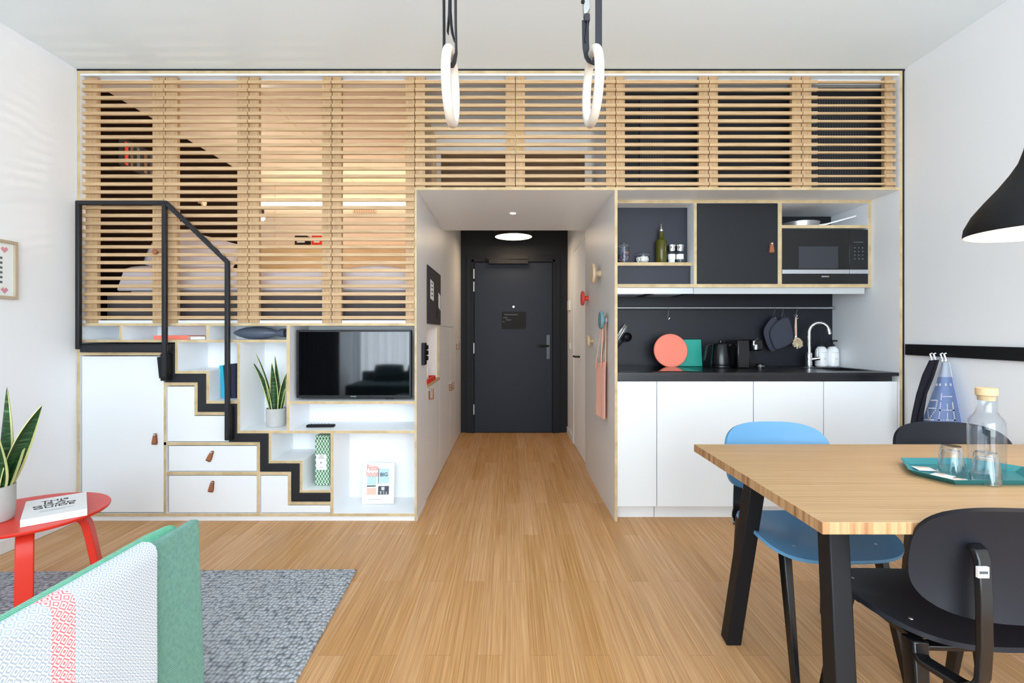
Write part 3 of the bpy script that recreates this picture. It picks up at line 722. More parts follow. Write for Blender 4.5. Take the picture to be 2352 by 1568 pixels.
# ------------------------------------------------------------------ corridor left: wardrobe, niche, pinboard
wd = thing('hall_wardrobe', 'tall white wardrobe wall along the left of the corridor', 'wardrobe', (XC0 - .15, 4.7, 0))
xf, xk = XC0, XC0 - .02
def dpan(name, y0, y1, z0, z1): return MB().box(xk, xf, y0 + .0028, y1 - .0028, z0 + .0028, z1 - .0028).build(name, 'lam_shaded', wd, bevel=.0008)
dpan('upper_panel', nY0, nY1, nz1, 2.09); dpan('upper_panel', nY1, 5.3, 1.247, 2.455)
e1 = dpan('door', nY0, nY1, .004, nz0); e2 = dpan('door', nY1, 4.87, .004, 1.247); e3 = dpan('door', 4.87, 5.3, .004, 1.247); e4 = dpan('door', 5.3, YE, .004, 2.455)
for e, yy, zz_ in ((e1, 3.61, .775), (e2, 4.80, .70), (e3, 4.94, .70), (e4, 5.43, 1.075)): pull(e, (xf, yy, zz_), (0, 1, 0), 0, 1.15, .032)
b = MB(); nx = XC0 - .30
b.box(nx - .01, nx, nY0, nY1, nz0, nz1).box(nx, xf - .02, nY0 - .012, nY0, nz0, nz1).box(nx, xf - .02, nY0, nY1, nz1, nz1 + .012)
b.build('niche_lining', 'whitew', wd)
MB().box(nx, xf + .002, nY0, nY1, nz0 - .018, nz0 + .002).build('niche_shelf', 'oak', wd)
MB().box(xf - .017, xf + .002, nY1 - .018, nY1, nz0 + .002, nz1).build('niche_edge', 'ply', wd)
MB().box(nx, xf - .017, nY1 - .012, nY1, nz0 + .002, nz1).build('niche_side', 'whitew', wd)
pb = thing('pinboard', 'black pinboard with two white notes on the corridor wall above the niche', 'pinboard', (XC0, 3.83, 1.258))
MB().box(xf, xf + .008, nY0, nY1, 1.256, 1.672).build('board', 'pinb', pb)
def onwall(y0, y1, z0, z1, m, name, d=.002, b=.008, par=pb, skew=0):
    return MB().prism([(y0, z0), (y1, z0 - skew), (y1, z1 - skew), (y0, z1)], xf + b, xf + b + d, 'x').build(name, m, par)
n1 = onwall(3.625, 3.77, 1.44, 1.58, 'offw', 'note', skew=.01)
for k in range(4): onwall(3.66, 3.72, 1.462 + k * .03, 1.470 + k * .03, 'ink', 'note_text', .001, .0102, n1)
onwall(4.03, 4.13, 1.395, 1.515, 'offw', 'note', skew=.02)
onwall(3.86, 4.0, 1.31, 1.44, 'stair', 'dark_card', skew=.01)
t = thing('key_strip', 'black upright strip with three round knobs at the corridor entrance', 'hook strip', (xf, 3.38, .97))
MB().box(xf, xf + .022, 3.30, 3.39, Z(837, 3.37), Z(787, 3.37)).build('backplate', 'blk', t, bevel=.003)
for k in range(3): MB().lathe([(0, 0), (.014, 0), (.016, .012), (.012, .016), (0, .017)], (xf + .022, 3.35, Z(797 + k * 12.5, 3.35)), 20, 0, None, (1, 0, 0)).build('knob', 'blkg', t)
t = thing('serving_tray', 'orange-red tray lying in the corridor wall niche', 'tray', (XC0 - .1, 3.75, nz0))
MB().box(xf - .2, xf - .004, 3.57, 3.95, nz0 + .002, nz0 + .008).build('tray_base', 'red', t)
MB().box(xf - .2, xf - .004, 3.57, 3.576, nz0 + .008, nz0 + .035).box(xf - .2, xf - .004, 3.944, 3.95, nz0 + .008, nz0 + .035).box(xf - .2, xf - .194, 3.576, 3.944, nz0 + .008, nz0 + .035).box(xf - .01, xf - .004, 3.576, 3.944, nz0 + .008, nz0 + .035).build('tray_rim', 'red', t)
tag(MB().lathe([(0, 0), (.055, 0), (.062, .02), (.062, .09), (.045, .125), (.015, .142), (0, .143)], (xf - .09, 3.76, nz0 + .008), 32).build('lidded_jar', 'whitew'), 'white rounded jar standing on the orange-red tray in the niche', 'jar')
# coat dots and tote bag on the right corridor panel
def dot(py, Yw, r, out, m, lab, zz=None, px=None):
    z = Z(py, Yw); t = thing('coat_dot', lab, 'coat hook', (XC1, Yw, z), 0, 'round coat hooks on the corridor panel')
    MB().lathe([(0, 0), (r * .34, 0), (r * .30, out - .02), (0, out - .02)], (XC1, Yw, z), 24, 0, None, (-1, 0, 0)).build('stem', m, t)
    MB().lathe([(0, out - .022), (r * .9, out - .022), (r, out - .014), (r, out - .008), (r * .92, out), (0, out + .001)], (XC1, Yw, z), 40, 0, None, (-1, 0, 0)).build('knob_disc', m, t)
dot(628, 3.63, .074, .065, 'dotwood', 'large pale wooden coat dot, highest on the corridor panel')
dot(685, 4.2, .062, .058, 'dotred', 'red coat dot on the corridor panel')
dot(735, 3.36, .062, .055, 'dotteal', 'teal coat dot holding the straps of the pink tote bag')
dot(783, 3.96, .045, .05, 'dotwood', 'small pale wooden coat dot, lowest on the corridor panel')
t = thing('tote_bag', 'pale pink cotton tote bag hanging flat on the corridor panel', 'bag', (XC1 - .02, 3.5, .62))
def bagf(sg):
    def f(u, v):
        y = 3.325 + u * .375 + .012 * (v - .5) * sin(u * 6); z = .995 - .035 * u * (1 - v) - v * .385 - v * v * .012 * sin(3 * u) + .012 * u * v
        dd = (.014 + .012 * v) * (1 - (2 * u - 1) ** 4)
        return (XC1 - .022 + sg * dd * .62 - .006 * sin(9 * u + 2) * v, y, z)
    return f
MB().sheet(bagf(-1), 18, 18, .003).build('front_side', 'pink', t, sharp=70)
MB().sheet(bagf(1), 18, 18, .003).build('back_side', 'pinkd', t, sharp=70)
for xo, ya, yb in ((-.036, 3.40, 3.60), (-.012, 3.38, 3.57)):
    MB().ribbon([(XC1 + xo, ya, .955), (XC1 + xo, ya - .005, 1.0), (XC1 + xo, 3.365, 1.2), (XC1 + xo, 3.352, 1.295), (XC1 + xo, 3.365, 1.302), (XC1 + xo, 3.385, 1.29), (XC1 + xo, 3.44, 1.18), (XC1 + xo, yb - .01, 1.0), (XC1 + xo, yb, .94)], (.15, 1, 0), .034, .004).build('strap', 'pinkd', t)
# ------------------------------------------------------------------ kitchen
YU, YKB = 3.374, 3.786               # fronts of the wall cabinet, back wall
KX0, KX1 = X(1418.6), X(2065.6)
struct(MB().box(XC1 + .016, KX1 + .02, YKB, YKB + .03, .0, zc).build('wall_kitchen', 'splash'))
wc = thing('wall_cabinet', 'kitchen wall cabinet with open spice shelf, black door and microwave bay', 'wall cabinet', (X(1700, YU), YU, Z(660, YU)))
def KB(name, p0, p1, q0, q1, yb=YKB - .002, y0=YU): return MB().box(X(p0, YU), X(p1, YU), y0, yb, Z(q1, YU), Z(q0, YU), 0, 1).build(name, LP, wc, bevel=.0008)
kx = (KX0 + .001) * F / YU + CX
KB('top_board', kx, 2001.4, 458.5, 466.4); KB('bottom_board', kx, 2001.4, 652, 660)
KB('divider', 1593.8, 1600.6, 466.4, 652); KB('divider', 1787, 1796, 466.4, 652); KB('side_board', 1994.4, 2001.4, 466.4, 652)
KB('shelf_board', 1796, 1994.4, 516.6, 523.6)
sh0 = MB().box(KX0 + .001, X(1593.8, YU), 3.408, 3.5, Z(608, YU), Z(600.6, YU), 0, 1).build('shelf_board', LP, wc)
zsh = Z(600.6, YU)
MB().box(KX0 + .001, X(1593.8, YU), 3.50, 3.512, zsh, Z(466.4, YU)).box(KX0 + .001, X(1593.8, YU), 3.44, 3.45, Z(652, YU), Z(608, YU)).build('back_panel', 'dkpanel', wc)
MB().box(X(1796, YU), X(1994.4, YU), YKB - .02, YKB - .004, Z(516.6, YU), Z(466.4, YU)).build('back_panel', 'cabblk', wc)
kd = MB().box(X(1601.6, YU), X(1786.6, YU), YU + .002, YU + .02, Z(651.4, YU), Z(467.4, YU)).build('door', 'cabblk', wc, bevel=.001)
pull(kd, (X(1771, YU), YU + .002, Z(560, YU)), (1, 0, 0), 0, 1.05)
# microwave
mw = thing('microwave', 'black built-in microwave in the right bay of the wall cabinet', 'microwave', (X(1896, YU), YU, Z(652, YU)))
mx0, mx1 = X(1796.6, YU), X(1993.8, YU)
MB().box(mx0, mx1, YU + .02, YU + .36, Z(651.6, YU), Z(528, YU)).build('body', 'blk', mw)
md = MB().box(mx0, X(1950, YU), YU, YU + .02, Z(618.6, YU), Z(527, YU)).build('door', 'mwglass', mw, bevel=.001)
MB().box(X(1834.5, YU), X(1925, YU), YU - .001, YU, Z(616.6, YU), Z(566, YU)).build('window', 'mwwin', md)
mp = MB().box(X(1950.4, YU), mx1, YU, YU + .02, Z(618.6, YU), Z(527, YU)).build('control_panel', 'mwglass', mw, bevel=.001)
b = MB()
for i in range(3):
    for j in range(4): b.box(X(1961.5 + 9 * i, YU), X(1965 + 9 * i, YU), YU - .001, YU, Z(570.5 + 8.4 * j, YU), Z(567.5 + 8.4 * j, YU))
b.box(X(1960, YU), X(1983, YU), YU - .001, YU, Z(557, YU), Z(555, YU)).build('button_marks', 'greyd', mp)
MB().box(mx0, X(1950.4, YU), YU - .004, YU + .02, Z(628.6, YU), Z(619, YU)).box(X(1951.4, YU), mx1, YU - .004, YU + .02, Z(628.6, YU), Z(619, YU)).build('handle_strip', 'alu', mw, bevel=.001)
fp = MB().box(mx0, mx1, YU, YU + .02, Z(651.6, YU), Z(629, YU)).build('lower_panel', 'mwglass', mw, bevel=.001)
text('brand_lettering', 'SIEMENS', .0125, frame((X(1895.5, YU), YU - .0003, Z(635, YU)), (1, 0, 0), (0, 0, 1)), 'alu', fp, bold=.0004, sx=1.1)
# pans
zp = Z(516.6, YU)
t = thing('frying_pan', 'steel pan with a long handle lying above the microwave', 'pan', (X(1836, 3.55), 3.55, zp))
px_, py_ = X(1836, 3.55), 3.55
MB().lathe([(0, .0), (.105, 0), (.118, .008), (.125, .046), (.128, .047), (.122, .047), (.112, .010), (0, .006)], (px_, py_, zp), 48).build('pan_body', 'steel', t)
MB().ribbon([(px_ + .112, py_ - .03, zp + .028), (px_ + .16, py_ - .05, zp + .032), (px_ + .25, py_ - .09, zp + .055), (px_ + .325, py_ - .115, zp + .075)], (0, 0, 1), .010, .014).build('pan_handle', 'steelb', t)
# hood, light valance, rail
t = thing('cooker_hood', 'slim steel cooker hood under the wall cabinet beside the corridor panel', 'cooker hood', (X(1505, YU), 3.5, Z(675, YU)))
zh0, zh1 = Z(674.8, YU + .012), Z(660, YU) - .0005
MB().box(KX0 + .001, X(1593.5, YU), YU + .012, YU + .03, zh0, zh1).build('front_strip', 'steelb', t, bevel=.001)
MB().box(KX0 + .001, X(1593.5, YU), YU + .03, YKB - .02, zh0 + .006, zh1).build('hood_body', 'blk', t)
b = MB()
for k in (0, 1): b.box(KX0 + .06 + .26 * k, KX0 + .25 + .26 * k, 3.46, 3.72, zh0 + .002, zh0 + .006)
b.build('filter', 'alu', t)
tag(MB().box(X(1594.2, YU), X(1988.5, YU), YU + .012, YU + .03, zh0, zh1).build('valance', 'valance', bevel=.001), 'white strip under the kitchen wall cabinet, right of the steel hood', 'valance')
YRR = 3.73; zr = Z(707, YRR)
t = thing('hanging_rail', 'thin steel utensil rail along the black splashback', 'rail', (X(1700, YRR), YRR, zr))
MB().tube([(KX0 + .004, YRR, zr), (X(1919, YRR), YRR, zr)], .007, 14).build('bar', 'alu', t)
for px in (1440, 1660, 1905): MB().tube([(X(px, YRR), YRR, zr), (X(px, YRR), YKB, zr)], .006, 10).build('bracket', 'steel', t)
MB().lathe([(0, 0), (.0095, 0), (.0095, .02), (0, .02)], (X(1912, YRR), YRR, zr), 16, 0, None, (1, 0, 0)).build('end_cap', 'steel', t)
def hook(px, lean, lab):
    x = X(px, YRR); t = thing('rail_hook', lab, 'hook', (x, YRR, zr - .09), 0, 'wire hooks on the kitchen rail')
    pts = [(x + .004, YRR + .012, zr - .004), (x + .004, YRR + .006, zr + .0095), (x + .003, YRR - .004, zr + .0105), (x + .002, YRR - .0105, zr - .002), (x - lean, YRR - .014, zr - .06), (x - lean - .004, YRR - .016, zr - .078), (x - lean + .002, YRR - .022, zr - .086), (x - lean + .012, YRR - .024, zr - .074)]
    MB().tube(pts, .0018, 8).build('wire', 'chrome', t)
hook(1534, .004, 'empty wire hook on the kitchen rail, far left near the hood')
hook(1778, .012, 'wire hook carrying the rear charcoal pot holder, leftmost of the loaded hooks')
hook(1797, .012, 'wire hook carrying the front charcoal pot holder')
hook(1829, .012, 'wire hook carrying the wooden dish brush')
# pot holders, brush
def pot_holder(outline, y, lab, tilt):
    xs = [X(a, y) for a, c in outline]; zs = [Z(c, y) for a, c in outline]
    t = thing('pot_holder', lab, 'pot holder', (sum(xs) / len(xs), y, min(zs)), 0, 'charcoal pot holders on the kitchen rail')
    n = len(outline); pts = []
    for i in range(n):          # rounded corners (Catmull-Rom)
        p0, p1, p2, p3 = [Vector((xs[(i + k) % n], zs[(i + k) % n])) for k in (-1, 0, 1, 2)]
        for j in range(5):
            u = j / 5; pts.append(.5 * (2 * p1 + (p2 - p0) * u + (2 * p0 - 5 * p1 + 4 * p2 - p3) * u * u + (3 * p1 - p0 - 3 * p2 + p3) * u ** 3))
    c = sum(pts, Vector((0, 0))) / len(pts); b = MB(); N = len(pts); vs = []; fs = []
    for r, dy in ((1, 0), (.96, -.007), (.8, -.011), (.0, -.012)):
        vs += [(c.x + (p.x - c.x) * r, y + dy, c.y + (p.y - c.y) * r) for p in pts]
    for r, dy in ((.96, .006), (.8, .009), (.0, .01)):
        vs += [(c.x + (p.x - c.x) * r, y + dy, c.y + (p.y - c.y) * r) for p in pts]
    for L0, L1 in ((0, 1), (1, 2), (2, 3), (0, 4), (4, 5), (5, 6)):
        fs += [(L0 * N + k, L0 * N + (k + 1) % N, L1 * N + (k + 1) % N, L1 * N + k) for k in range(N)]
    b.add(vs, fs); b.build('quilted_pad', 'felt', t, sharp=70)
    return t
t = pot_holder([(1768, 734), (1779, 728), (1788, 740), (1784, 770), (1782, 803), (1768, 804), (1757, 780), (1754, 757)], 3.712, 'charcoal pot holder hanging behind the other one', 0)
MB().tube([P(1778, 729, 3.712), P(1774, 723, 3.712), P(1777, 719, 3.712), P(1781, 722, 3.712), P(1780, 729, 3.712)], .0022, 8).build('hanging_loop', 'felt', t)
t = pot_holder([(1781, 741), (1797, 731), (1810, 729), (1818, 748), (1822, 776), (1815, 790), (1788, 802), (1776, 795), (1768, 764)], 3.688, 'charcoal pot holder hanging in front beside the dish brush', 0)
MB().tube([P(1798, 731, 3.688), P(1794, 724, 3.69), P(1797, 720, 3.7), P(1801, 724, 3.69), P(1801, 731, 3.688)], .0022, 8).build('hanging_loop', 'felt', t)
t = thing('dish_brush', 'wooden dish brush with round bristle head hanging beside the tap', 'brush', P(1827, 798, 3.70))
q = 3.70
MB().tube([P(1828, 771, q), P(1827.5, 750, q), P(1828, 729, q)], [.0075, .0085, .006], 14).build('handle', 'pinkp', t)
MB().tube([P(1826, 776, q), P(1828, 766, q)], .003, 8).tube([P(1830, 776, q), P(1828, 766, q)], .003, 8).tube([P(1828, 729, q), P(1824, 724, q), P(1828, 720.5, q), P(1831, 725, q), P(1828, 729, q)], .0014, 8).build('wire', 'chrome', t)
hx, hy_, hz = P(1829, 785, q)
MB().lathe([(0, 0), (.03, 0), (.033, .006), (.03, .014), (.012, .018), (0, .018)], (hx, hy_ - .018, hz), 28, 0, None, (0, 1, 0)).build('brush_head', 'dotwood', t)
b = MB(); rr = random.Random(2)
for k in range(90):
    a = rr.uniform(0, 2 * pi); r = .029 * sqrt(rr.random()); d = Vector((cos(a) * .35 - .25, -.45, sin(a) * .35 - .5)).normalized()
    p = Vector((hx + cos(a) * r, hy_ - .016, hz + sin(a) * r)); b.bar(p, p + d * .026, .0028, .0028)
o = b.build('bristles', 'bristle', t); o['kind'] = 'stuff'
# worktop, hob, sink
WT = Z(855.6)                      # top of the worktop
t = thing('worktop', 'long black kitchen worktop over the white base cabinets', 'worktop', (1.56, 3.45, WT - .05))
sx0, sx1, sy0, sy1 = X(1885, 3.4), KX1 - .06, 3.24, 3.60
def top(x0, x1, y0, y1): return MB().box(x0, x1, y0, y1, WT - .02, WT)
MB().box(KX0, sx0, YF + .002, YKB - .001, WT - .02, WT).box(sx1, KX1, YF + .002, YKB - .001, WT - .02, WT).box(sx0, sx1, YF + .002, sy0, WT - .02, WT).box(sx0, sx1, sy1, YKB - .001, WT - .02, WT).build('slab', 'worktop', t)
MB().box(KX0, X(2054), YF + .02, YF + .04, Z(875), WT - .02).build('grip_recess', 'worktop', t)
tag(MB().box(KX0 + .02, X(1583, 3.4), 3.19, 3.70, WT + .0005, WT + .0055).build('hob', 'hob', bevel=.001), 'flat black glass hob on the worktop beside the corridor panel', 'hob')
t = thing('kitchen_sink', 'black sink set into the right end of the worktop', 'sink', ((sx0 + sx1) / 2, 3.42, WT - .17))
b = MB(); e = .0006
for a in ((sx0 + e, sx0 + .004, sy0 + e, sy1 - e), (sx1 - .004, sx1 - e, sy0 + e, sy1 - e), (sx0 + e, sx1 - e, sy0 + e, sy0 + .004), (sx0 + e, sx1 - e, sy1 - .004, sy1 - e)): b.box(*a, WT - .17, WT)
b.box(sx0 + e, sx1 - e, sy0 + e, sy1 - e, WT - .174, WT - .17).build('basin', 'worktop', t)
b = MB(); w = .012
for a in ((sx0 - w, sx0 + e, sy0 - w, sy1 + w), (sx1 - e, sx1 + w, sy0 - w, sy1 + w), (sx0, sx1, sy0 - w, sy0 + e), (sx0, sx1, sy1 - e, sy1 + w)): b.box(*a, WT + .0005, WT + .003)
b.build('rim', 'steel', t, bevel=.0008)
# base cabinets
BZ0, BZ1, YC = Z(1164.6), Z(876.4), YF + .014
for p0, p1, lab in ((1419, 1509.6, 'narrow white base cabinet under the hob, beside the corridor panel'), (1511, 1732.4, 'wide white base cabinet left of the blue chair'),
                    (1734, 1894.2, 'white base cabinet behind the blue chair'), (1895.8, 2065, 'white base cabinet in the right corner, under the sink')):
    x0, x1 = X(p0), X(p1); t = thing('base_cabinet', lab, 'base cabinet', ((x0 + x1) / 2, 3.4, 0), 0, 'white base cabinets of the kitchen')
    if p0 > 1890: x1 -= .001
    MB().box(x0, x1, YC + .02, YKB - .002, BZ0 + .002, BZ1 - (.14 if p0 > 1890 else .0)).build('carcass', 'lam', t)
    MB().box(x0, x1, YC, YC + .019, BZ0, BZ1).build('door', 'front', t, bevel=.0012)
    MB().box(x0, x1, YF + .075, YF + .09, 0, BZ0 - .001).build('plinth', 'front', t)
# things standing on the worktop
t = thing('round_board', 'round coral chopping board leaning on the splashback', 'chopping board', P(1540, 845, 3.6))
bx, bz, rb = X(1540, 3.62), WT + .122, .1225
dirn = Vector((0, -1, .12)).normalized()
MB().lathe([(0, -.008), (rb - .004, -.008), (rb, -.004), (rb, .004), (rb - .004, .008), (0, .008)], (bx, 3.62, bz), 64, 0, None, dirn).build('board', 'coral', t)
t = thing('square_board', 'square green chopping board standing behind the round coral one', 'chopping board', P(1575, 843, 3.68))
T = Matrix.Translation((X(1576, 3.70), 3.70, WT + .001)) @ Matrix.Rotation(-.13, 4, 'X')
x0, x1 = X(1540, 3.70) - X(1576, 3.70), X(1613, 3.70) - X(1576, 3.70)
MB().box(x0, x1, -.006, .006, 0, .202, T=T).build('board', 'green', t, bevel=.003)
KT = 3.57
t = thing('kettle', 'black electric kettle on the worktop beside the green board', 'kettle', (X(1655, KT), KT, WT))
kx_ = X(1655, KT)
MB().lathe([(0, 0), (.07, 0), (.072, .006), (.071, .018), (.066, .021), (0, .021)], (kx_, KT, WT), 40).build('power_base', 'blkg', t)
MB().lathe([(0, .022), (.068, .022), (.069, .03), (.056, .165), (.052, .172), (.012, .182), (.012, .194), (0, .195)], (kx_, KT, WT), 40).build('jug', 'blkg', t)
MB().prism([(kx_ + .046, WT + .14), (kx_ + .082, WT + .17), (kx_ + .078, WT + .176), (kx_ + .048, WT + .17)], KT - .016, KT + .016, 'y').build('spout', 'blkg', t, bevel=.003)
MB().ribbon([(kx_ - .05, KT, WT + .155), (kx_ - .075, KT, WT + .172), (kx_ - .098, KT, WT + .16), (kx_ - .112, KT, WT + .085), (kx_ - .116, KT, WT + .05)], (0, 1, 0), .024, .012).build('handle', 'blkg', t, bevel=.003)
KM = 3.55; mx = X(1722, KM)
t = thing('coffee_machine', 'small black capsule coffee machine between kettle and pot holders', 'coffee machine', (mx, KM, WT))
MB().box(X(1685, KM), X(1714, KM), KM - .06, KM + .14, WT + .001, WT + .2).build('body', 'blkg', t, bevel=.008)
MB().box(X(1714, KM), X(1738, KM), KM - .09, KM + .12, WT + .125, WT + .205).build('brew_head', 'blkg', t, bevel=.012)
MB().box(X(1714, KM), X(1738, KM), KM + .03, KM + .12, WT + .001, WT + .125).build('column', 'blk', t, bevel=.004)
MB().lathe([(0, 0), (.03, 0), (.03, .03), (.026, .034), (0, .034)], (X(1737, KM), KM - .05, WT + .001), 32).build('drip_tray', 'blkg', t)
MB().lathe([(.031, .014), (.0325, .017), (.031, .02)], (X(1737, KM), KM - .05, WT + .001), 32).build('chrome_band', 'chrome', t)
MB().tube([(X(1716, KM), KM - .094, WT + .165), (X(1716, KM), KM - .096, WT + .19), (X(1732, KM), KM - .05, WT + .212), (X(1738, KM), KM - .02, WT + .214)], .006, 10).build('lever', 'chrome', t)
MB().lathe([(0, -.0), (.012, 0), (.014, .03), (.01, .036), (0, .036)], (X(1721, KM), KM - .092, WT + .135), 20).build('capsule_cover', 'alu', t)
for i, (px, lab) in enumerate(((1886, 'white soap bottle with black pump directly behind the tap'), (1912, 'white soap bottle with black pump at the right end of the worktop'))):
    Yb = 3.69; x = X(px, Yb)
    t = thing('soap_bottle', lab, 'soap bottle', (x, Yb, WT), 0, 'white pump bottles by the sink')
    MB().lathe([(0, .001), (.036, .001), (.042, .008), (.042, .1), (.038, .128), (.026, .146), (.014, .151), (0, .151)], (x, Yb, WT), 32).build('bottle_body', 'white', t)
    MB().lathe([(0, .151), (.014, .151), (.014, .166), (.005, .168), (.005, .186), (.012, .187), (.012, .198), (0, .199)], (x, Yb, WT), 20).box(x - .006, x + .034, Yb - .006, Yb + .006, WT + .186, WT + .198).build('pump', 'gap', t)
    lb = MB()
    for zz_, w0, w1 in ((.062, -.2, .3), (.056, -.1, .35), (.104, -.6, .6)):
        lb.sheet(lambda u, v: (x + .0424 * sin(w0 + (w1 - w0) * u), Yb - .0424 * cos(w0 + (w1 - w0) * u), WT + zz_ + .0018 * v), 8, 1, .0005)
    lb.build('label_print', 'grey', t)
YT = 3.655; tx = X(1858, YT)
t = thing('kitchen_tap', 'tall chrome kitchen tap with curved spout', 'tap', (tx, YT, WT))
MB().lathe([(0, .0005), (.03, .0005), (.03, .006), (.021, .01), (.0205, .1), (.017, .106), (0, .106)], (tx, YT, WT), 32).build('tap_body', 'chrome', t)
r_ = .064; zt_ = WT + .255
MB().tube([(tx, YT, WT + .1), (tx, YT, WT + .18), (tx, YT, zt_)] + [(tx + .062 - .062 * cos(a), YT - .035 * (1 - cos(a)) / 2, zt_ + .07 * sin(a)) for a in [pi * k / 16 for k in range(1, 15)]], .0125, 16).build('spout', 'chrome', t)
a = pi * 14 / 16; ex, ey, ez = tx + .062 - .062 * cos(a), YT - .035 * (1 - cos(a)) / 2, zt_ + .07 * sin(a)
MB().tube([(ex, ey, ez), (ex + .008, ey - .001, ez - .04)], [.0145, .0155], 16).build('nozzle', 'chrome', t)
MB().tube([(tx, YT, WT + .055), (tx + .06, YT - .03, WT + .066)], .014, 16).tube([(tx + .048, YT - .024, WT + .07), (tx + .042, YT - .026, WT + .135)], [.005, .0035], 10).build('lever', 'chrome', t)
# whisk and ladle in a holder that stands beside the hob
YW = 3.74
cx0 = KX0 + .044
t = thing('utensil_holder', 'dark utensil holder in the corner beside the corridor panel', 'utensil holder', (cx0, YW, WT))
MB().lathe([(0, .001), (.036, .001), (.038, .004), (.038, .10), (.035, .10), (.035, .006), (0, .006)], (cx0, YW, WT), 32).build('cup', 'blk', t)
t = thing('whisk', 'wire whisk leaning out of the utensil holder', 'whisk', (cx0, YW, WT + .02))
p0 = Vector((cx0 - .02, YW, WT + .03)); p1 = Vector(P(1428, 800, YW)); d = Vector((.52, 0, .855)).normalized(); p1 = p0 + d * .13; p2 = p0 + d * .335
MB().tube([p0, p1], .007, 12).build('handle', 'steel', t)
sd = Vector((d.z, 0, -d.x))
for k in range(6):
    a = pi * k / 6; o_ = sd * cos(a) + Vector((0, 1, 0)) * sin(a); pts = []
    for j in range(25):
        s_ = j / 24 * 2 - 1; L = (1 - abs(s_) ** 2.4)
        pts.append(p1 + d * (p2 - p1).length * L + o_ * .03 * (1 if s_ > 0 else -1) * (abs(s_) ** .8) * (1 - abs(s_) ** 5) * 1.1)
    MB().tube(pts, .0011, 6).build('wire_loop', 'chrome', t)
t = thing('ladle', 'black ladle leaning out of the utensil holder beside the whisk', 'ladle', (cx0, YW, WT + .02))
q0 = Vector((cx0 - .012, YW + .012, WT + .03)); qe = Vector((X(1440, YW), YW + .0, Z(774, YW)))
MB().tube([q0, q0.lerp(qe, .75), qe + Vector((-.012, 0, -.022))], .005, 10).build('handle', 'blk', t)
MB().lathe([(0, -.03), (.018, -.027), (.034, -.012), (.038, .005), (.036, .005), (.031, -.01), (.016, -.024), (0, -.027)], qe, 28, 0, None, (-.3, -.85, .5)).build('bowl', 'blk', t)
# spice shelf
YS = 3.455
def jar(px, r, h, fill, lab, fm, cat='storage jar'):
    x = X(px, YS); t = thing('storage_jar', lab, cat, (x, YS, zsh))
    MB().lathe([(0, .001), (r * .96, .001), (r, .005), (r, h - .02), (r * .9, h - .016), (r * .88, h - .016), (r * .96, h - .022), (r * .96, .005), (0, .004)], (x, YS, zsh), 36).build('glass_body', 'glass', t)
    MB().lathe([(0, h - .015), (r * .95, h - .015), (r * 1.02, h - .011), (r * 1.02, h - .004), (r * .8, h), (0, h)], (x, YS, zsh), 36).build('lid', 'glass', t)
    MB().lathe([(r * 1.0, h - .017), (r * 1.01, h - .0165), (r * 1.0, h - .016)], (x, YS, zsh), 36).build('seal_ring', 'offw', t)
    b = MB(); rr = random.Random(px)
    for k in range(fill[0]):
        a = rr.uniform(0, 6.28); q = (r * .96 - fill[1]) * sqrt(rr.random()) * .95; s_ = fill[1] * .7
        T = Matrix.Translation((x + q * cos(a), YS + q * sin(a), zsh + .006 + s_ + rr.random() * fill[2])) @ Matrix.Rotation(rr.uniform(0, 3), 4, 'Z') @ Matrix.Rotation(rr.uniform(-.5, .5), 4, 'X')
        b.box(-s_, s_, -s_, s_, -s_, s_, rr.choice(fm[1]), T=T)
    o = b.build('contents', fm[0], t, bevel=.001); o['kind'] = 'stuff'
jar(1432.5, .040, .136, (60, .01, .06), 'tall glass jar with dark contents at the left end of the spice shelf', (['blueb', 'nuts'], (0, 0, 0, 1)))
jar(1476, .049, .072, (44, .014, .02), 'low glass jar of sugar cubes on the spice shelf', (['sugar'], (0,)))
x = X(1518.5, YS)
t = thing('oil_bottle', 'olive oil bottle with steel pourer on the spice shelf', 'bottle', (x, YS, zsh))
w_ = .031
MB().lathe([(0, .001), (w_ * 1.1, .001), (w_ * 1.18, .006), (w_ * 1.18, .150), (w_ * 1.08, .160), (.018, .168), (.0150, .172), (.0145, .21), (.0145, .222), (0, .222)], (x, YS, zsh), 32).build('bottle_body', 'oil', t)
MB().lathe([(0, .222), (.016, .222), (.016, .232), (.008, .236), (.006, .25), (.004, .272), (.0025, .274), (0, .274)], (x, YS, zsh), 20).build('pourer', 'chrome', t)
for px, lab, fm in ((1542.5, 'left one of two small glass spice mills with white labels', 'white'), (1561.5, 'right one of two small glass spice mills, its lower part dark', 'greyd')):
    x = X(px, YS); t = thing('spice_mill', lab, 'spice mill', (x, YS, zsh), 0, 'small spice mills on the open shelf')
    MB().lathe([(0, .001), (.0235, .001), (.025, .004), (.025, .07), (.021, .082), (0, .082)], (x, YS, zsh), 28).build('glass_body', 'glass', t)
    MB().lathe([(0, .004), (.0225, .004), (.0225, .03), (0, .03)], (x, YS, zsh), 24).build('contents', fm, t)
    MB().lathe([(.0255, .026), (.0256, .027), (.0256, .06), (.0255, .061)], (x, YS, zsh), 28).build('label', 'white', t)
    MB().lathe([(0, .0825), (.022, .0825), (.0235, .09), (.0245, .112), (.0265, .116), (.0265, .126), (0, .128)], (x, YS, zsh), 28).build('mill_cap', 'chrome', t)
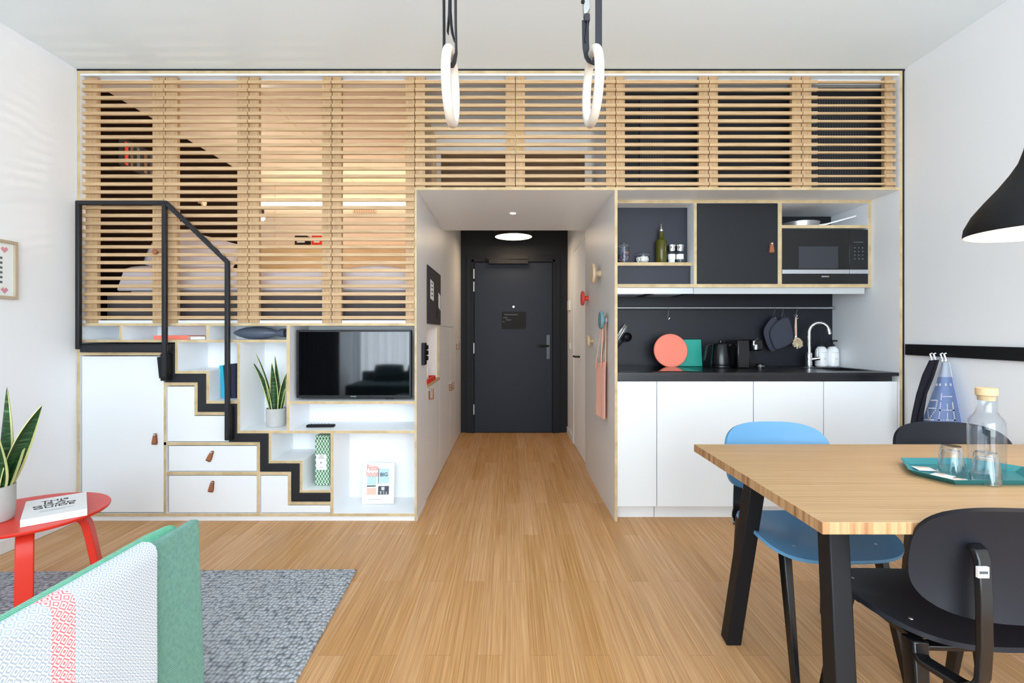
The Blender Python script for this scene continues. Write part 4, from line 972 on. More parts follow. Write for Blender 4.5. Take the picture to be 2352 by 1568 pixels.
# ------------------------------------------------------------------ things in the storage unit
YQ = 3.19
tv = thing('television', 'flat black television mounted above the open shelf', 'television', (X(812, YQ), YQ, Z(914, YQ)))
MB().pbox(680.5, 944.5, 757.5, 913.5, YQ, YQ + .04).build('housing', 'tvfr', tv, bevel=.003)
MB().pbox(686, 940, 762, 907.5, YQ - .0006, YQ + .001).build('screen', 'tvscr', tv)
MB().box(-1.05, -.95, YQ + .04, YK - .001, .95, 1.12).build('wall_mount', 'blk', tv)
text('brand_lettering', 'PHILIPS', .011, frame((X(812, YQ), YQ - .0003, Z(910.4, YQ)), (1, 0, 0), (0, 0, 1)), 'grey', tv, bold=.0003)
MB().pbox(886, 902, 913.5, 916, YQ + .005, YQ + .02).build('sensor_bar', 'blk', tv)
zb = Z(988.3) + .0005
b = MB(); T = Matrix.Translation((X(737, 3.25), 3.25, zb)) @ Matrix.Rotation(.06, 4, 'Z')
t = thing('remote_control', 'black remote control lying on the shelf under the television', 'remote control', T.translation)
MB().box(-.09, .09, -.022, .022, 0, .017, T=T).build('remote_body', 'blk', t, bevel=.007)
b = MB()
for k in range(6):
    for j in (-1, 0, 1): b.box(-.07 + k * .022, -.06 + k * .022, -.004 + j * .012, .004 + j * .012, .017, .0185, T=T)
b.build('buttons', 'greyd', t)
# snake plants
def leaf(par, o, az, L, wid, lean, curl, twist=0):
    rad = Vector((cos(az), sin(az), 0)); tan = Vector((-sin(az), cos(az), 0))
    def f(u, v):
        s_ = u; ww = wid * (sin(pi * min(1, (.16 + .84 * s_) ** .8)) ** .85 * .95 + .05 * (1 - s_)) * (1 if s_ < 1 else .02)
        c = o + rad * (lean * s_ + curl * s_ * s_) * L + Vector((0, 0, 1)) * L * s_ * (1 - .12 * abs(curl) * s_)
        a = twist * s_; w_ = tan * cos(a) + rad * sin(a); n_ = rad * cos(a) - tan * sin(a); k = v * 2 - 1
        return c + w_ * k * ww / 2 + n_ * (abs(k) ** 1.6) * ww * .28
    MB().sheet(f, 18, 14, .0035, mfn=lambda u, v: 1 if (v < .09 or v > .91) else 0).build('leaf', ['leaf', 'leafy'], par, sharp=80)
def snake_plant(c, r, h, leaves, label):
    t = thing('snake_plant', label, 'plant', c); c = Vector(c)
    MB().lathe([(0, .001), (r * .9, .001), (r * .96, .012), (r, h * .5), (r, h), (r * .92, h), (r * .9, h - .02), (0, h - .02)], c, 40).build('pot', 'pot', t)
    MB().lathe([(0, h - .012), (r * .6, h - .014), (r * .91, h - .02)], c, 32).build('soil', 'soil', t)
    for az, rr_, L, w, lean, curl, tw in leaves: leaf(t, c + Vector((cos(az) * rr_, sin(az) * rr_, h - .022)), az, L, w, lean, curl, tw)
YPL = 3.29; zs = Z(988.3) + .0005
snake_plant((X(634, YPL), YPL, zs), .062, .118, [(pi * .97, .022, .34, .052, .12, .30, .25), (pi * 1.25, .02, .40, .05, .05, .22, .5), (pi * .55, .012, .375, .05, .02, -.12, .9), (pi * 1.5, .01, .33, .052, .05, .1, -.3),
            (.15, .02, .31, .055, .10, .10, -.6), (-.35, .026, .25, .055, .1, .12, .4)], 'snake plant in a grey pot in the shelf niche left of the television')
# vase on its side
YV = 3.28; rv = .042
def vz(r): return rv
t = thing('vase', 'slate grey bottle vase lying on its side in the shelf row', 'vase', (X(597, YV), YV, Z(780) + .0005))
xv0 = X(537, YV); Lv = X(655, YV) - xv0
MB().lathe([(0, 0), (.008, .003), (.024, .035), (.037, .085), (rv, .14), (.041, .19), (.034, .235), (.024, .262), (.019, .28), (.019, .292), (.026, .31), (.030, Lv), (.024, Lv), (.02, Lv - .02), (.014, .285), (0, .27)], (xv0, YV, Z(780) + rv + .001), 40, 0, None, (1, 0, 0)).build('vase_body', 'vase', t)
t = thing('lying_book', 'coral red book lying flat in the top shelf row', 'book', (X(412, 3.3), 3.3, Z(780)))
z0 = Z(780) + .0005; x0, x1 = X(352, 3.22), X(432, 3.22)
MB().box(x0, x1, 3.22, 3.40, z0, z0 + .003).box(x0, x1, 3.22, 3.40, z0 + .022, z0 + .026).box(x0, x1, 3.22, 3.223, z0 + .003, z0 + .022).build('cover', 'coral', t)
MB().box(x0 + .003, x1 - .003, 3.223, 3.396, z0 + .003, z0 + .022).build('pages', 'paper', t)
t = thing('booklet', 'pale booklet lying under the end of the coral book in the top shelf row', 'booklet', (X(450, 3.3), 3.3, Z(780)))
MB().box(x1 + .003, X(471, 3.24), 3.24, 3.40, z0, z0 + .017).build('pages', 'paper', t)
MB().box(x1 + .003, X(471, 3.24), 3.238, 3.402, z0 + .017, z0 + .021).build('cover', 'pinkp', t)
zb2 = Z(920) + .0005
t = thing('upright_book', 'teal blue book leaning left of the navy ones in the stair shelf', 'book', (X(510, 3.3), 3.3, zb2), 0, 'books in the stair shelf')
def lbook(p0, p1, lean, h, cov, par, y0=3.25):
    T = Matrix.Translation((X(p1, y0), y0, zb2)) @ Matrix.Rotation(lean, 4, 'Y'); w = X(p1, y0) - X(p0, y0); c = .0025
    MB().box(-w, -w + c, 0, .15, 0, h, T=T).box(-c, 0, 0, .15, 0, h, T=T).box(-w + c, -c, 0, c, 0, h, T=T).build('cover', cov, par)
    MB().box(-w + c, -c, c, .146, .003, h - .003, T=T).build('pages', 'paper', par)
lbook(509, 517.5, -.075, .215, 'teal', t)
t = thing('upright_book', 'navy book standing in the stair shelf right behind the handrail post', 'book', (X(525, 3.3), 3.3, zb2), 0, 'books in the stair shelf')
lbook(518.5, 530, -.045, .222, 'navy', t)
t = thing('upright_book', 'navy book at the right end of the stair shelf against the divider', 'book', (X(537, 3.3), 3.3, zb2), 0, 'books in the stair shelf')
lbook(531, 541.5, -.012, .224, 'navy', t)
# patterned tin
zt2 = Z(1125) + .0005
t = thing('tall_tin', 'tall green patterned tin with a white label in the lowest stair shelf', 'tin', (X(741, 3.25), 3.25, zt2))
x0, x1 = X(723, 3.22), X(757, 3.22); ht = Z(1000, 3.22) - zt2
MB().box(x0, x1, 3.22, 3.32, zt2, zt2 + ht - .02).build('tin_body', 'tin', t, bevel=.006)
MB().box(x0 + .002, x1 - .002, 3.222, 3.318, zt2 + ht - .02, zt2 + ht).build('lid', 'tin', t, bevel=.006)
lab = MB().box(X(726.5, 3.22), X(750, 3.22), 3.218, 3.2195, Z(1078.5, 3.22), Z(1043.5, 3.22)).build('label', 'white', t)
MB().box(X(733, 3.22), X(743, 3.22), 3.2172, 3.218, Z(1047.5, 3.22), Z(1046, 3.22)).box(X(731, 3.22), X(745, 3.22), 3.2172, 3.218, Z(1052, 3.22), Z(1050.5, 3.22)).lathe([(0, 0), (.006, 0), (.006, .0008), (0, .0008)], (X(737.5, 3.22), 3.218, Z(1062, 3.22)), 16, 0, None, (0, -1, 0)).box(X(734, 3.22), X(741, 3.22), 3.2172, 3.218, Z(1073, 3.22), Z(1072, 3.22)).build('label_text', 'grey', lab)
# magazine leaning on the shelf back
ym = 3.30; zm = Z(1178.8) + .001
mh, mwid = .262, X(904, ym) - X(831, ym)
T = Matrix.Translation((X(867.5, ym), ym, zm)) @ Matrix.Rotation(-.2, 4, 'X') @ Matrix.Rotation(-.02, 4, 'Y')
t = thing('magazine', 'white magazine with a photo collage cover leaning in the bottom shelf', 'magazine', T.translation)
MB().box(-mwid / 2, mwid / 2, .002, .012, .004, mh, T=T).build('pages', 'paper', t)
mc = MB().box(-mwid / 2, mwid / 2, 0, .002, .002, mh + .002, T=T).build('cover', 'white', t)
def mp_(a0, a1, c0, c1, m, name='cover_photo'):
    return MB().box(-mwid / 2 + a0 * mwid, -mwid / 2 + a1 * mwid, -.0012, 0, mh * (1 - c1), mh * (1 - c0), T=T).build(name, m, mc)
mp_(.14, .44, .30, .53, 'sky'); mp_(.50, .84, .13, .50, 'sky'); mp_(.50, .84, .56, .77, 'greyd'); mp_(.14, .42, .54, .57, 'greyd'); mp_(.14, .44, .60, .77, 'pinkp'); mp_(.49, .51, .12, .5, 'greyd')
TT = T @ frame((0, 0, 0), (1, 0, 0), (0, 0, 1))
text('cover_title', 'Petite\nhouse', .054, TT @ Matrix.Translation((-mwid * .2, mh * .82, .0014)), 'salmon', mc, .72, bold=.0006, sx=.62)
text('cover_title', 'BIG', .034, TT @ Matrix.Translation((mwid * .17, mh * .72, .0014)), 'stair', mc, bold=.0004)
for k in range(3): mp_(.56 + .09 * k, .61 + .09 * k, .68, .76, 'white')
mp_(.6, .7, .58, .66, 'white'); mp_(.18, .6, .88, .89, 'grey')
# ------------------------------------------------------------------ dining table and chairs
TX0, TX1, TY0, TY1, TZ = .742, 2.30, 1.179, 2.006, .74
t = thing('dining_table', 'bamboo dining table with splayed black steel legs', 'dining table', ((TX0 + TX1) / 2, (TY0 + TY1) / 2, 0))
b = MB().box(TX0, TX1, TY0, TY1, TZ - .0295, TZ, 1, top=0); b.build('tabletop', ['tabtop', 'tabedge'], t, bevel=.0015)
for xb, xt in ((.852, .897), (TX1 - .11, TX1 - .155)):
    for yb, yt in ((1.262, 1.385), (1.918, 1.80)):
        MB().bar((xb, yb, 0), (xt, yt, TZ - .03), .056, .056, up=(1, 0, 0)).build('leg', 'blk', t, bevel=.004)
    MB().box(xt - .03, xt + .03, 1.36, 1.825, TZ - .052, TZ - .03).build('cross_beam', 'blk', t, bevel=.002)
MB().box(.90, TX1 - .16, 1.57, 1.61, TZ - .06, TZ - .03).build('centre_beam', 'blk', t, bevel=.002)

def make_chair(shell, name, label):
    t = thing(name, label, 'chair', (0, 0, 0), 0, 'dining chairs around the bamboo table')
    def sq(u, v, n):
        a, c = u * 2 - 1, v * 2 - 1
        m = max(abs(a), abs(c)); f = m / ((abs(a) ** n + abs(c) ** n) ** (1 / n)) if m > 1e-6 else 0
        return a * f, c * f
    def seat(u, v):
        a, c = sq(u, v, 3.2)
        y = c * .215; x = a * (.248 + .012 * c)
        z = .452 - .012 + .030 * abs(a) ** 2.2 * (1 - max(0, c)) - .016 * max(0, (c - .35) / .65) ** 2 - .012 * (1 - c * c) * (1 - a * a)
        return x, y, z
    MB().sheet(seat, 26, 26, .012).build('seat', shell, t, local=True, sharp=60)
    def back(u, v):
        a, c = sq(u, v, 3.4)
        x = a * .228; zz_ = c * .137
        y = -.262 + .055 * a * a - .16 * zz_ - .02 * c * c
        return x, y, .664 + zz_ * (1 - .0 * a)
    MB().sheet(back, 26, 20, .0125).build('backrest', shell, t, local=True, sharp=60)
    for sx in (-1, 1):
        MB().bar((sx * .165, .10, .424), (sx * .165, -.16, .424), .026, .02).build('side_rail', 'blkg', t, local=True, bevel=.004)
        MB().bar((sx * .172, .10, .438), (sx * .196, .205, 0), .040, .030, up=(1, 0, 0), w2=.026, d2=.02).build('leg', 'blkg', t, local=True, bevel=.004)
        MB().bar((sx * .182, -.165, .436), (sx * .196, -.215, 0), .046, .038, up=(1, 0, 0), w2=.026, d2=.02).build('leg', 'blkg', t, local=True, bevel=.004)
        MB().ribbon([(sx * .182, -.15, .42), (sx * .185, -.2, .40), (sx * .16, -.25, .393)] +
                    [(sx * (.155 - .02 * k / 6), -.262 - .034 * sin(k * pi / 12) - .0, .392 + .034 * (1 - cos(k * pi / 12))) for k in range(7)] +
                    [(sx * .132, -.298, .50), (sx * .13, -.294, .60), (sx * .128, -.287, .685), (sx * .128, -.280, .702), (sx * .128, -.266, .707)], (1, -.25 * sx, 0), .036, .014).build('back_bracket', 'blkg', t, local=True, bevel=.003)
        for yy in (-.11, .12): MB().lathe([(0, 0), (.006, 0), (.005, .002), (0, .002)], (sx * .15, yy, .452 - .012 + .030 * (.15 / (.238 + .056 * yy)) ** 2.2 * (1 - max(0, yy / .215)) - .03 * max(0, (yy / .215 - .35) / .65) ** 2 - .012 * (1 - (yy / .215) ** 2) * (1 - (.15 / .238) ** 2) + .0055), 12).build('screw', 'steel', t, local=True)
    MB().bar((-.168, .08, .403), (.168, .08, .403), .03, .014).build('cross_bar', 'blkg', t, local=True, bevel=.003)
    MB().bar((-.178, -.14, .403), (.178, -.14, .403), .03, .014).build('cross_bar', 'blkg', t, local=True, bevel=.003)
    return t
blue = make_chair('blue', 'dining_chair', 'blue dining chair with black legs, pushed under the table from behind')
blue.location = (1.137, 1.868, 0); blue.rotation_euler = (0, 0, pi + radians(3))
black = make_chair('chblk', 'dining_chair', 'black dining chair in the foreground, its back to the viewer')
black.location = (1.189, 1.388, 0); black.rotation_euler = (0, 0, radians(-2))
tagp = MB().box(-.14 - .012, -.14 + .012, -.3045, -.2985, .652, .676); tg = tagp.build('white_tag', 'offw', black, local=True)
tx_ = MB().box(-.149, -.131, -.3052, -.3045, .661, .667).build('tag_print', 'greyd', tg, local=True)
far_ = make_chair('chblk', 'dining_chair', 'black dining chair behind the table, beside the blue one and below the tea towel')
far_.location = (1.83, 1.868, 0); far_.rotation_euler = (0, 0, pi - radians(8))

# tray, carafe, tumblers, sachets
t = thing('serving_tray', 'teal angular metal tray on the dining table', 'tray', (1.45, 1.57, TZ))
hexo = [(1.345, 1.712), (1.256, 1.566), (1.298, 1.452), (1.565, 1.448), (1.655, 1.60), (1.575, 1.712)]
c = Vector((sum(p[0] for p in hexo) / 6, sum(p[1] for p in hexo) / 6))
hexi = [(c.x + (p[0] - c.x) * .86, c.y + (p[1] - c.y) * .86) for p in hexo]
MB().prism(hexi, TZ + .001, TZ + .003, 'z').build('tray_base', 'teald', t)
b = MB(); n = 6; vs = [(p[0], p[1], TZ + .001) for p in hexi] + [(p[0], p[1], TZ + .019) for p in hexo] + [(c.x + (p[0] - c.x) * .985, c.y + (p[1] - c.y) * .985, TZ + .019) for p in hexo] + [(c.x + (p[0] - c.x) * .985, c.y + (p[1] - c.y) * .985, TZ + .003) for p in hexi]
fs = []
for L in range(4): fs += [(L * n + k, L * n + (k + 1) % n, (L + 1) % 4 * n + (k + 1) % n, (L + 1) % 4 * n + k) for k in range(n)]
b.add(vs, fs).build('tray_rim', 'teald', t, sharp=15)
tz = TZ + .0035
t = thing('carafe', 'glass water carafe with a cork stopper standing on the teal tray', 'carafe', (1.487, 1.55, tz)); cc = (1.487, 1.55, tz)
R = .046
MB().lathe([(0, 0), (R * .9, 0), (R, .006), (R, .150), (R * .97, .172), (R * .8, .186), (.030, .193), (.0262, .203), (.0258, .248), (.0275, .252), (.0255, .252), (.0235, .248), (.0238, .204), (.027, .196), (R * .76, .183), (R * .92, .17), (R - .0028, .15), (R - .0028, .009), (R * .85, .006), (0, .006)], cc, 56).build('glass_body', 'glass', t)
MB().lathe([(0, .236), (.022, .236), (.0228, .249), (.027, .2525), (.0272, .272), (.026, .274), (0, .274)], cc, 40).build('cork_stopper', 'cork', t)
def tumbler(x, y, lab):
    t = thing('tumbler', lab, 'glass', (x, y, tz), 0, 'upturned glasses on the teal tray')
    b = MB(); prof = [(.036, 0), (.0365, .004), (.0345, .034), (.0295, .068), (.0275, .086), (.025, .09), (0, .09)]
    inn = [(0, .076), (.022, .075), (.0255, .068), (.031, .03), (.0338, .004), (.0345, 0)]
    b.lathe(prof + inn + [(.036, 0)], (x, y, tz), 60)
    for i, v in enumerate(b.v):          # pressed facets
        r = Vector((v.x - x, v.y - y)); 
        if r.length > .02 and i < 60 * 5 and v.z > tz + .003:
            a = math.atan2(r.y, r.x); k = 1 - .035 * (.5 + .5 * cos(a * 10)); v.x = x + r.x * k; v.y = y + r.y * k
    b.build('glass_body', 'rglass', t, sharp=50)
tumbler(1.391, 1.566, 'upturned glass on the teal tray, the left one beside the paper sachets')
tumbler(1.420, 1.482, 'upturned glass on the teal tray in front of the carafe')
def sachet(x, y, w, d, rot, lab):
    T = Matrix.Translation((x, y, tz + .0004)) @ Matrix.Rotation(rot, 4, 'Z')
    t = thing('paper_sachet', lab, 'sachet', (x, y, tz), 0, 'paper sachets on the teal tray')
    MB().sheet(lambda u, v: T @ Vector(((u - .5) * w, (v - .5) * d, .002 + .004 * sin(pi * u) * sin(pi * v))), 8, 6, .0015).build('sachet_body', 'white', t)
    MB().sheet(lambda u, v: T @ Vector(((u * .5 - .25) * w, (v * .3 - .15) * d, .0032 + .004 * sin(pi * (u * .5 + .25)) * sin(pi * (v * .3 + .35)))), 6, 4, .0004).build('printed_label', 'pinkp', t)
sachet(1.352, 1.622, .052, .05, -.25, 'white paper sachet at the left corner of the teal tray')
sachet(1.345, 1.545, .045, .05, .5, 'white paper sachet lying between the other sachets on the tray')
sachet(1.352, 1.497, .05, .045, -.5, 'white paper sachet in front of the left glass on the tray')

# pendant lamp
lx, ly = 1.636, 1.53
t = thing('pendant_lamp', 'black bell-shaped pendant lamp over the dining table', 'pendant lamp', (lx, ly, 1.5))
po = [(.180, 1.500), (.181, 1.506), (.178, 1.528), (.160, 1.566), (.130, 1.607), (.097, 1.648), (.070, 1.687), (.050, 1.722), (.038, 1.762), (.031, 1.806), (.026, 1.835), (.012, 1.842), (0, 1.842)]
pi_ = [(0, 1.80), (.024, 1.80), (.034, 1.762), (.046, 1.722), (.066, 1.685), (.093, 1.645), (.126, 1.604), (.156, 1.563), (.174, 1.527), (.177, 1.506), (.177, 1.5)]
MB().lathe(po, (lx, ly, 0), 72).build('lamp_shade', 'blk', t)
MB().lathe([(.18, 1.5)] + [(r - .001, z) for r, z in reversed(pi_)], (lx, ly, 0), 72).build('inner_shade', 'lampin', t)
MB().lathe([(0, 1.575), (.02, 1.578), (.032, 1.6), (.03, 1.62), (.016, 1.65), (.013, 1.67), (0, 1.67)], (lx, ly, 0), 28).build('light_bulb', 'bulb', t)
MB().tube([(lx, ly, 1.84), (lx, ly, H - .02)], .004, 10).build('cable', 'blk', t)
MB().lathe([(0, H - .025), (.05, H - .025), (.052, H - .001), (0, H - .001)], (lx, ly, 0), 28).build('ceiling_rose', 'blk', t)

# gym rings on straps
YG = 1.53; RR, rr_ = .1035, .014
def gym_ring(x, lab, right):
    z = Z(200.5, YG); t = thing('hanging_gym_ring', lab, 'gym ring', (x, YG, z), 0, 'wooden gym rings hanging from the ceiling')
    MB().tube([(x + .003 * sin(a) * (-1 if right else 1), YG + RR * sin(a), z + RR * cos(a)) for a in [2 * pi * k / 56 for k in range(56)]], rr_, 16, closed=True).build('ring', 'birch', t)
    zi = z + RR - rr_
    def pp(px, py): return (X(px, YG), YG, Z(py, YG))
    if not right:
        low = [pp(1019.5, -476), pp(1019.5, 0), pp(1020, 90), pp(1019.5, 125), pp(1023, 142), pp(1031, 150), pp(1039, 150), pp(1045, 139), pp(1048, 118), pp(1047.5, 98), pp(1046.5, 40), pp(1046, -476)]
        MB().ribbon(low, (0.12, 1, 0), .028, .0022).build('strap', 'web', t, sharp=80)
        MB().ribbon([pp(1046, 100), pp(1040, 82), pp(1036, 55), pp(1033.5, 20), pp(1033, -476)], (.3, 1, 0), .022, .002).build('strap', 'web', t, sharp=80)
        MB().ribbon([pp(1033, -30), pp(1031, 40), pp(1028, 76)], (.1, 1, 0), .022, .002).build('strap_tail', 'web', t, sharp=80)
    else:
        low = [pp(1344.5, 50), pp(1345, 90), pp(1346, 115), pp(1350, 136), pp(1356, 146), pp(1363, 147), pp(1369, 140), pp(1373.5, 120), pp(1375, 100), pp(1375, 0), pp(1375, -476)]
        MB().ribbon(low, (1, .75, 0), .028, .0022).build('strap', 'web', t, sharp=80)
        MB().ribbon([pp(1345.5, 100), pp(1349, 75), pp(1351.5, 48)], (.3, 1, 0), .024, .002).build('strap', 'web', t, sharp=80)
        MB().ribbon([pp(1347.5, 20), pp(1347.5, -60), pp(1348, -476)], (1, .3, 0), .020, .0022).build('strap', 'web', t, sharp=80)
        bk = MB().prism([pp(a, c)[::2] for a, c in ((1339, -14), (1352.5, -14), (1354, 25), (1347, 36), (1340, 38), (1338, 10))], YG - .014, YG + .01, 'y').build('cam_buckle', 'steel', t, bevel=.002)
        MB().box(X(1341, YG), X(1354, YG), YG - .012, YG + .01, Z(52, YG), Z(36, YG)).build('keeper_loop', 'web', t, bevel=.002)
        MB().lathe([(0, 0), (.006, 0), (.006, .004), (0, .004)], (X(1337, YG), YG - .014, Z(12, YG)), 16, 0, None, (0, -1, 0)).build('cam_lever', 'blk', bk)
gym_ring(-.1828, 'left wooden gym ring, its straps seen edge-on', False)
gym_ring(.2535, 'right wooden gym ring with the metal strap buckle', True)

# right wall: rail with hooks, apron and towel
t = thing('wall_rail', 'long black rail along the right wall above the dining table', 'wall rail', (XR, 2.2, 1.05))
MB().box(XR - .022, XR, .4, 3.108, 1.052, 1.1195).build('rail_board', 'blk', t, bevel=.003)
for y in (3.04, 2.3, 1.5): MB().lathe([(0, 0), (.006, 0), (.005, .002), (0, .002)], (XR - .022, y, 1.087), 14, 0, None, (-1, 0, 0)).build('screw', 'blkg', t)
def Wp(px, py, x): Y = x * F / (px - CX); return (x, Y, Z(py, Y))
for px, lab in ((2146, 'pair of white hooks on the black rail holding the black apron'), (2170, 'pair of white hooks on the black rail holding the blue tea towel')):
    x = XR - .03; t = thing('rail_hook', lab, 'hook', Wp(px, 822, x), 0, 'white hooks on the black wall rail')
    for d in (-5, 3):
        p, q, r_ = Wp(px + d, 811, XR - .024), Wp(px + d, 826, XR - .03), Wp(px + d + 1, 830, XR - .045)
        MB().tube([p, (p[0] - .012, p[1], p[2] - .004), q, (q[0] - .01, q[1], q[2] - .008), (r_[0] - .004, r_[1], r_[2] + .004)], .0045, 10).build('prong', 'white', t)
def cloth(name, m, label, cat, left, right, x0, swell, mf=None, mats=None):
    """hanging cloth: left and right outline given as (px, py) down its length on the plane x"""
    t = thing(name, label, cat, Wp(left[-1][0], left[-1][1], x0), 0)
    def at(L, v):
        k = min(len(L) - 2, int(v * (len(L) - 1))); f = v * (len(L) - 1) - k
        return L[k][0] * (1 - f) + L[k + 1][0] * f, L[k][1] * (1 - f) + L[k + 1][1] * f
    def fn(u, v):
        a, c = at(left, v), at(right, v)
        p = Vector(Wp(a[0], a[1], x0)).lerp(Vector(Wp(c[0], c[1], x0)), u)
        p.x += swell * (1 + v) * .5 * sin(u * pi * 3 + 1) * (.3 + v) - swell * sin(u * pi) * .6
        return p
    return t, fn
tl = [(2163, 832), (2150, 880), (2132, 925), (2112, 975), (2103, 1060)]; tr = [(2181, 832), (2191, 880), (2202, 925), (2214, 978), (2224, 1075)]
t, fn = cloth('hanging_tea_towel', 'towel', 'blue tea towel with woven white letters hanging from the black rail', 'tea towel', tl, tr, XR - .05, .008)
MB().sheet(fn, 24, 40, .003, mfn=lambda u, v: 1 if v < .165 else 0).build('cloth', ['towel', 'towell'], t, sharp=80)
def letter(name, bars, u0, v0, su_, sv_):
    b = MB()
    for a0, c0, a1, c1 in bars:           # stitched bars in the letter's own grid (a along the line, c across)
        n = max(2, int(max(abs(a1 - a0) * 7, abs(c1 - c0) * 7)))
        for k in range(n + 1):
            a, c = a0 + (a1 - a0) * k / n, c0 + (c1 - c0) * k / n
            u, v = u0 + (1 - c) * su_, v0 - a * sv_
            p = Vector(fn(u, v)); p2 = Vector(fn(u, v + .008)); p3 = Vector(fn(u + .02, v)); nn = Vector((-1, 0, 0))
            o = p + nn * .005; e = .0036
            b.add([o + Vector((0, e, e)), o + Vector((0, -e, e)), o + Vector((0, -e, -e)), o + Vector((0, e, -e))] + [o + nn * .0006 + Vector((0, s1, s2)) for s1, s2 in ((e, e), (-e, e), (-e, -e), (e, -e))], [(0, 1, 2, 3), (4, 5, 6, 7), (0, 1, 5, 4), (1, 2, 6, 5), (2, 3, 7, 6), (3, 0, 4, 7)])
    b.build(name, 'stitch', t, smooth=False)
LT = {'K': [(0, 0, 0, 1), (0, .5, .75, 1), (0, .5, .75, 0)], 'U': [(0, 1, 0, .15), (0, .0, .7, .0), (.75, .15, .75, 1)],
      'E': [(0, 0, 0, 1), (0, 0, .75, 0), (0, .5, .6, .5), (0, 1, .75, 1)], 'T': [(0, 1, .8, 1), (.4, 1, .4, 0)]}
for ch, a0, sv in (('K', .69, .14), ('U', .56, .125)): letter('stitched_letter', LT[ch], .08, a0, .30, sv)
for ch, a0, sv in (('E', .69, .12), ('E', .58, .107), ('T', .455, .09)): letter('stitched_letter', LT[ch], .50, a0, .34, sv)
letter('stitched_row', [(0, c, .2, c) for c in (.08, .12, .34, .38, .62, .66, .9, .94)], .03, .275, .94, .08)
al = [(2136, 828), (2118, 862), (2108, 905), (2102, 950), (2098, 1000)]; ar = [(2157, 826), (2145, 866), (2130, 905), (2121, 945), (2112, 1000)]
t, fn2 = cloth('apron', 'apron', 'black apron hanging in a narrow fold from the black rail', 'apron', al, ar, XR - .075, .02)
MB().sheet(fn2, 16, 30, .012).build('folded_cloth', 'apron', t, sharp=80)

# left wall: framed embroidery
pz0, pz1, py1, py0 = 1.373, 1.690, 2.742, 2.43
t = thing('picture_frame', 'pale framed embroidery picture on the left wall', 'picture', (XL, 2.58, pz0))
b = MB(); w = .016; x0, x1 = XL, XL + .02
b.box(x0, x1, py0, py1, pz1 - w, pz1).box(x0, x1, py0, py1, pz0, pz0 + w).box(x0, x1, py0, py0 + w, pz0 + w, pz1 - w).box(x0, x1, py1 - w, py1, pz0 + w, pz1 - w).build('frame_moulding', 'pframe', t, bevel=.001)
cd = MB().box(XL + .002, XL + .008, py0 + w, py1 - w, pz0 + w, pz1 - w).build('card', 'card', t)
def hpix(y, z, s_):
    b = MB(); rows = ['.##.##.', '#######', '#######', '.#####.', '..###..', '...#...']
    for j, r in enumerate(rows):
        for i, ch in enumerate(r):
            if ch == '#': b.box(XL + .008, XL + .009, y - i * s_, y - (i + .85) * s_, z - j * s_, z - (j + .85) * s_)
    b.build('stitched_heart', 'heart', cd)
for z in (pz1 - .038, pz0 + .06):
    for y in (py1 - .045, py1 - .12, py1 - .195): hpix(y, z, .0055)
b = MB()
for k in range(6):
    for j in range(3):
        y = py1 - .075 - .07 * j; z = pz1 - .092 - .026 * k
        for q in range(3): b.box(XL + .008, XL + .009, y - q * .007, y - q * .007 - .005, z, z - .012)
b.build('stitched_text', 'greyd', cd)

# ------------------------------------------------------------------ rug, red table, book, plant, sofa, throw
rp = [(-.765, 2.476), (-2.52, 2.449), (-2.46, .25), (-.655, .25)]
tag(MB().prism(rp, .0005, .013, 'z').build('rug', 'rug', bevel=.004), 'grey knitted wool rug on the bamboo floor', 'rug')
c0 = Vector((-2.145, 2.205)); RZ = .013
t = thing('side_table', 'round red side table with three bent legs on the grey rug', 'side table', (c0.x, c0.y, RZ))
MB().lathe([(0, .372), (.27, .372), (.288, .378), (.291, .386), (.288, .3905), (0, .3905)], (c0.x, c0.y, 0), 80).build('tabletop', 'red', t)
for a in (-48, 24, 180):
    a = radians(a); d = Vector((cos(a), sin(a), 0)); s_ = Vector((-sin(a), cos(a), 0)); o = Vector((c0.x, c0.y, 0))
    MB().ribbon([o + d * .05 + Vector((0, 0, .357)), o + d * .14 + Vector((0, 0, .357)), o + d * .172 + Vector((0, 0, .352)), o + d * .196 + Vector((0, 0, .338)), o + d * .21 + Vector((0, 0, .312)), o + d * .222 + Vector((0, 0, .26)), o + d * .265 + Vector((0, 0, RZ + .001))], s_, .058, .03).build('leg', 'red', t, bevel=.004)
TP = .3905
th = radians(41); T = Matrix.Translation((-2.03, 2.218, TP + .0006)) @ Matrix.Rotation(th, 4, 'Z')
t = thing('guide_book', 'thick white book with black lettering lying on the red side table', 'book', (-2.03, 2.218, TP))
w, h = .105, .152
bc = MB().box(-w, w, -h, h, 0, .003, T=T).box(-w, w, -h, h, .027, .030, T=T).box(-w, w, -h, -h + .003, .003, .027, T=T).build('cover', 'white', t, bevel=.001)
MB().box(-w + .003, w - .003, -h + .003, h - .004, .003, .027, T=T).build('pages', 'paper', t)
text('title_lettering', 'THIS\nIS A\nGOOD\nGUIDE', .036, T @ Matrix.Translation((-.005, .035, .0305)), 'ink', bc, .92, bold=.0002, sx=1.3)
MB().box(-.05, .06, -.066, -.063, .03, .0306, T=T).box(-.05, .03, -.08, -.077, .03, .0306, T=T).build('subtitle_line', 'grey', bc)
snake_plant((-2.206, 2.110, TP + .0006), .076, .148, [(.2, .03, .37, .10, .22, .20, .5), (1.2, .02, .44, .095, .05, .02, .2), (-.7, .03, .33, .105, .2, .25, .9), (2.6, .03, .40, .07, .15, .2, 0), (-1.9, .03, .36, .075, .2, .2, .4), (3.6, .02, .3, .07, .3, .3, .2), (.75, .035, .30, .10, .12, .16, -.4)],
            'snake plant in a grey concrete pot on the red side table')
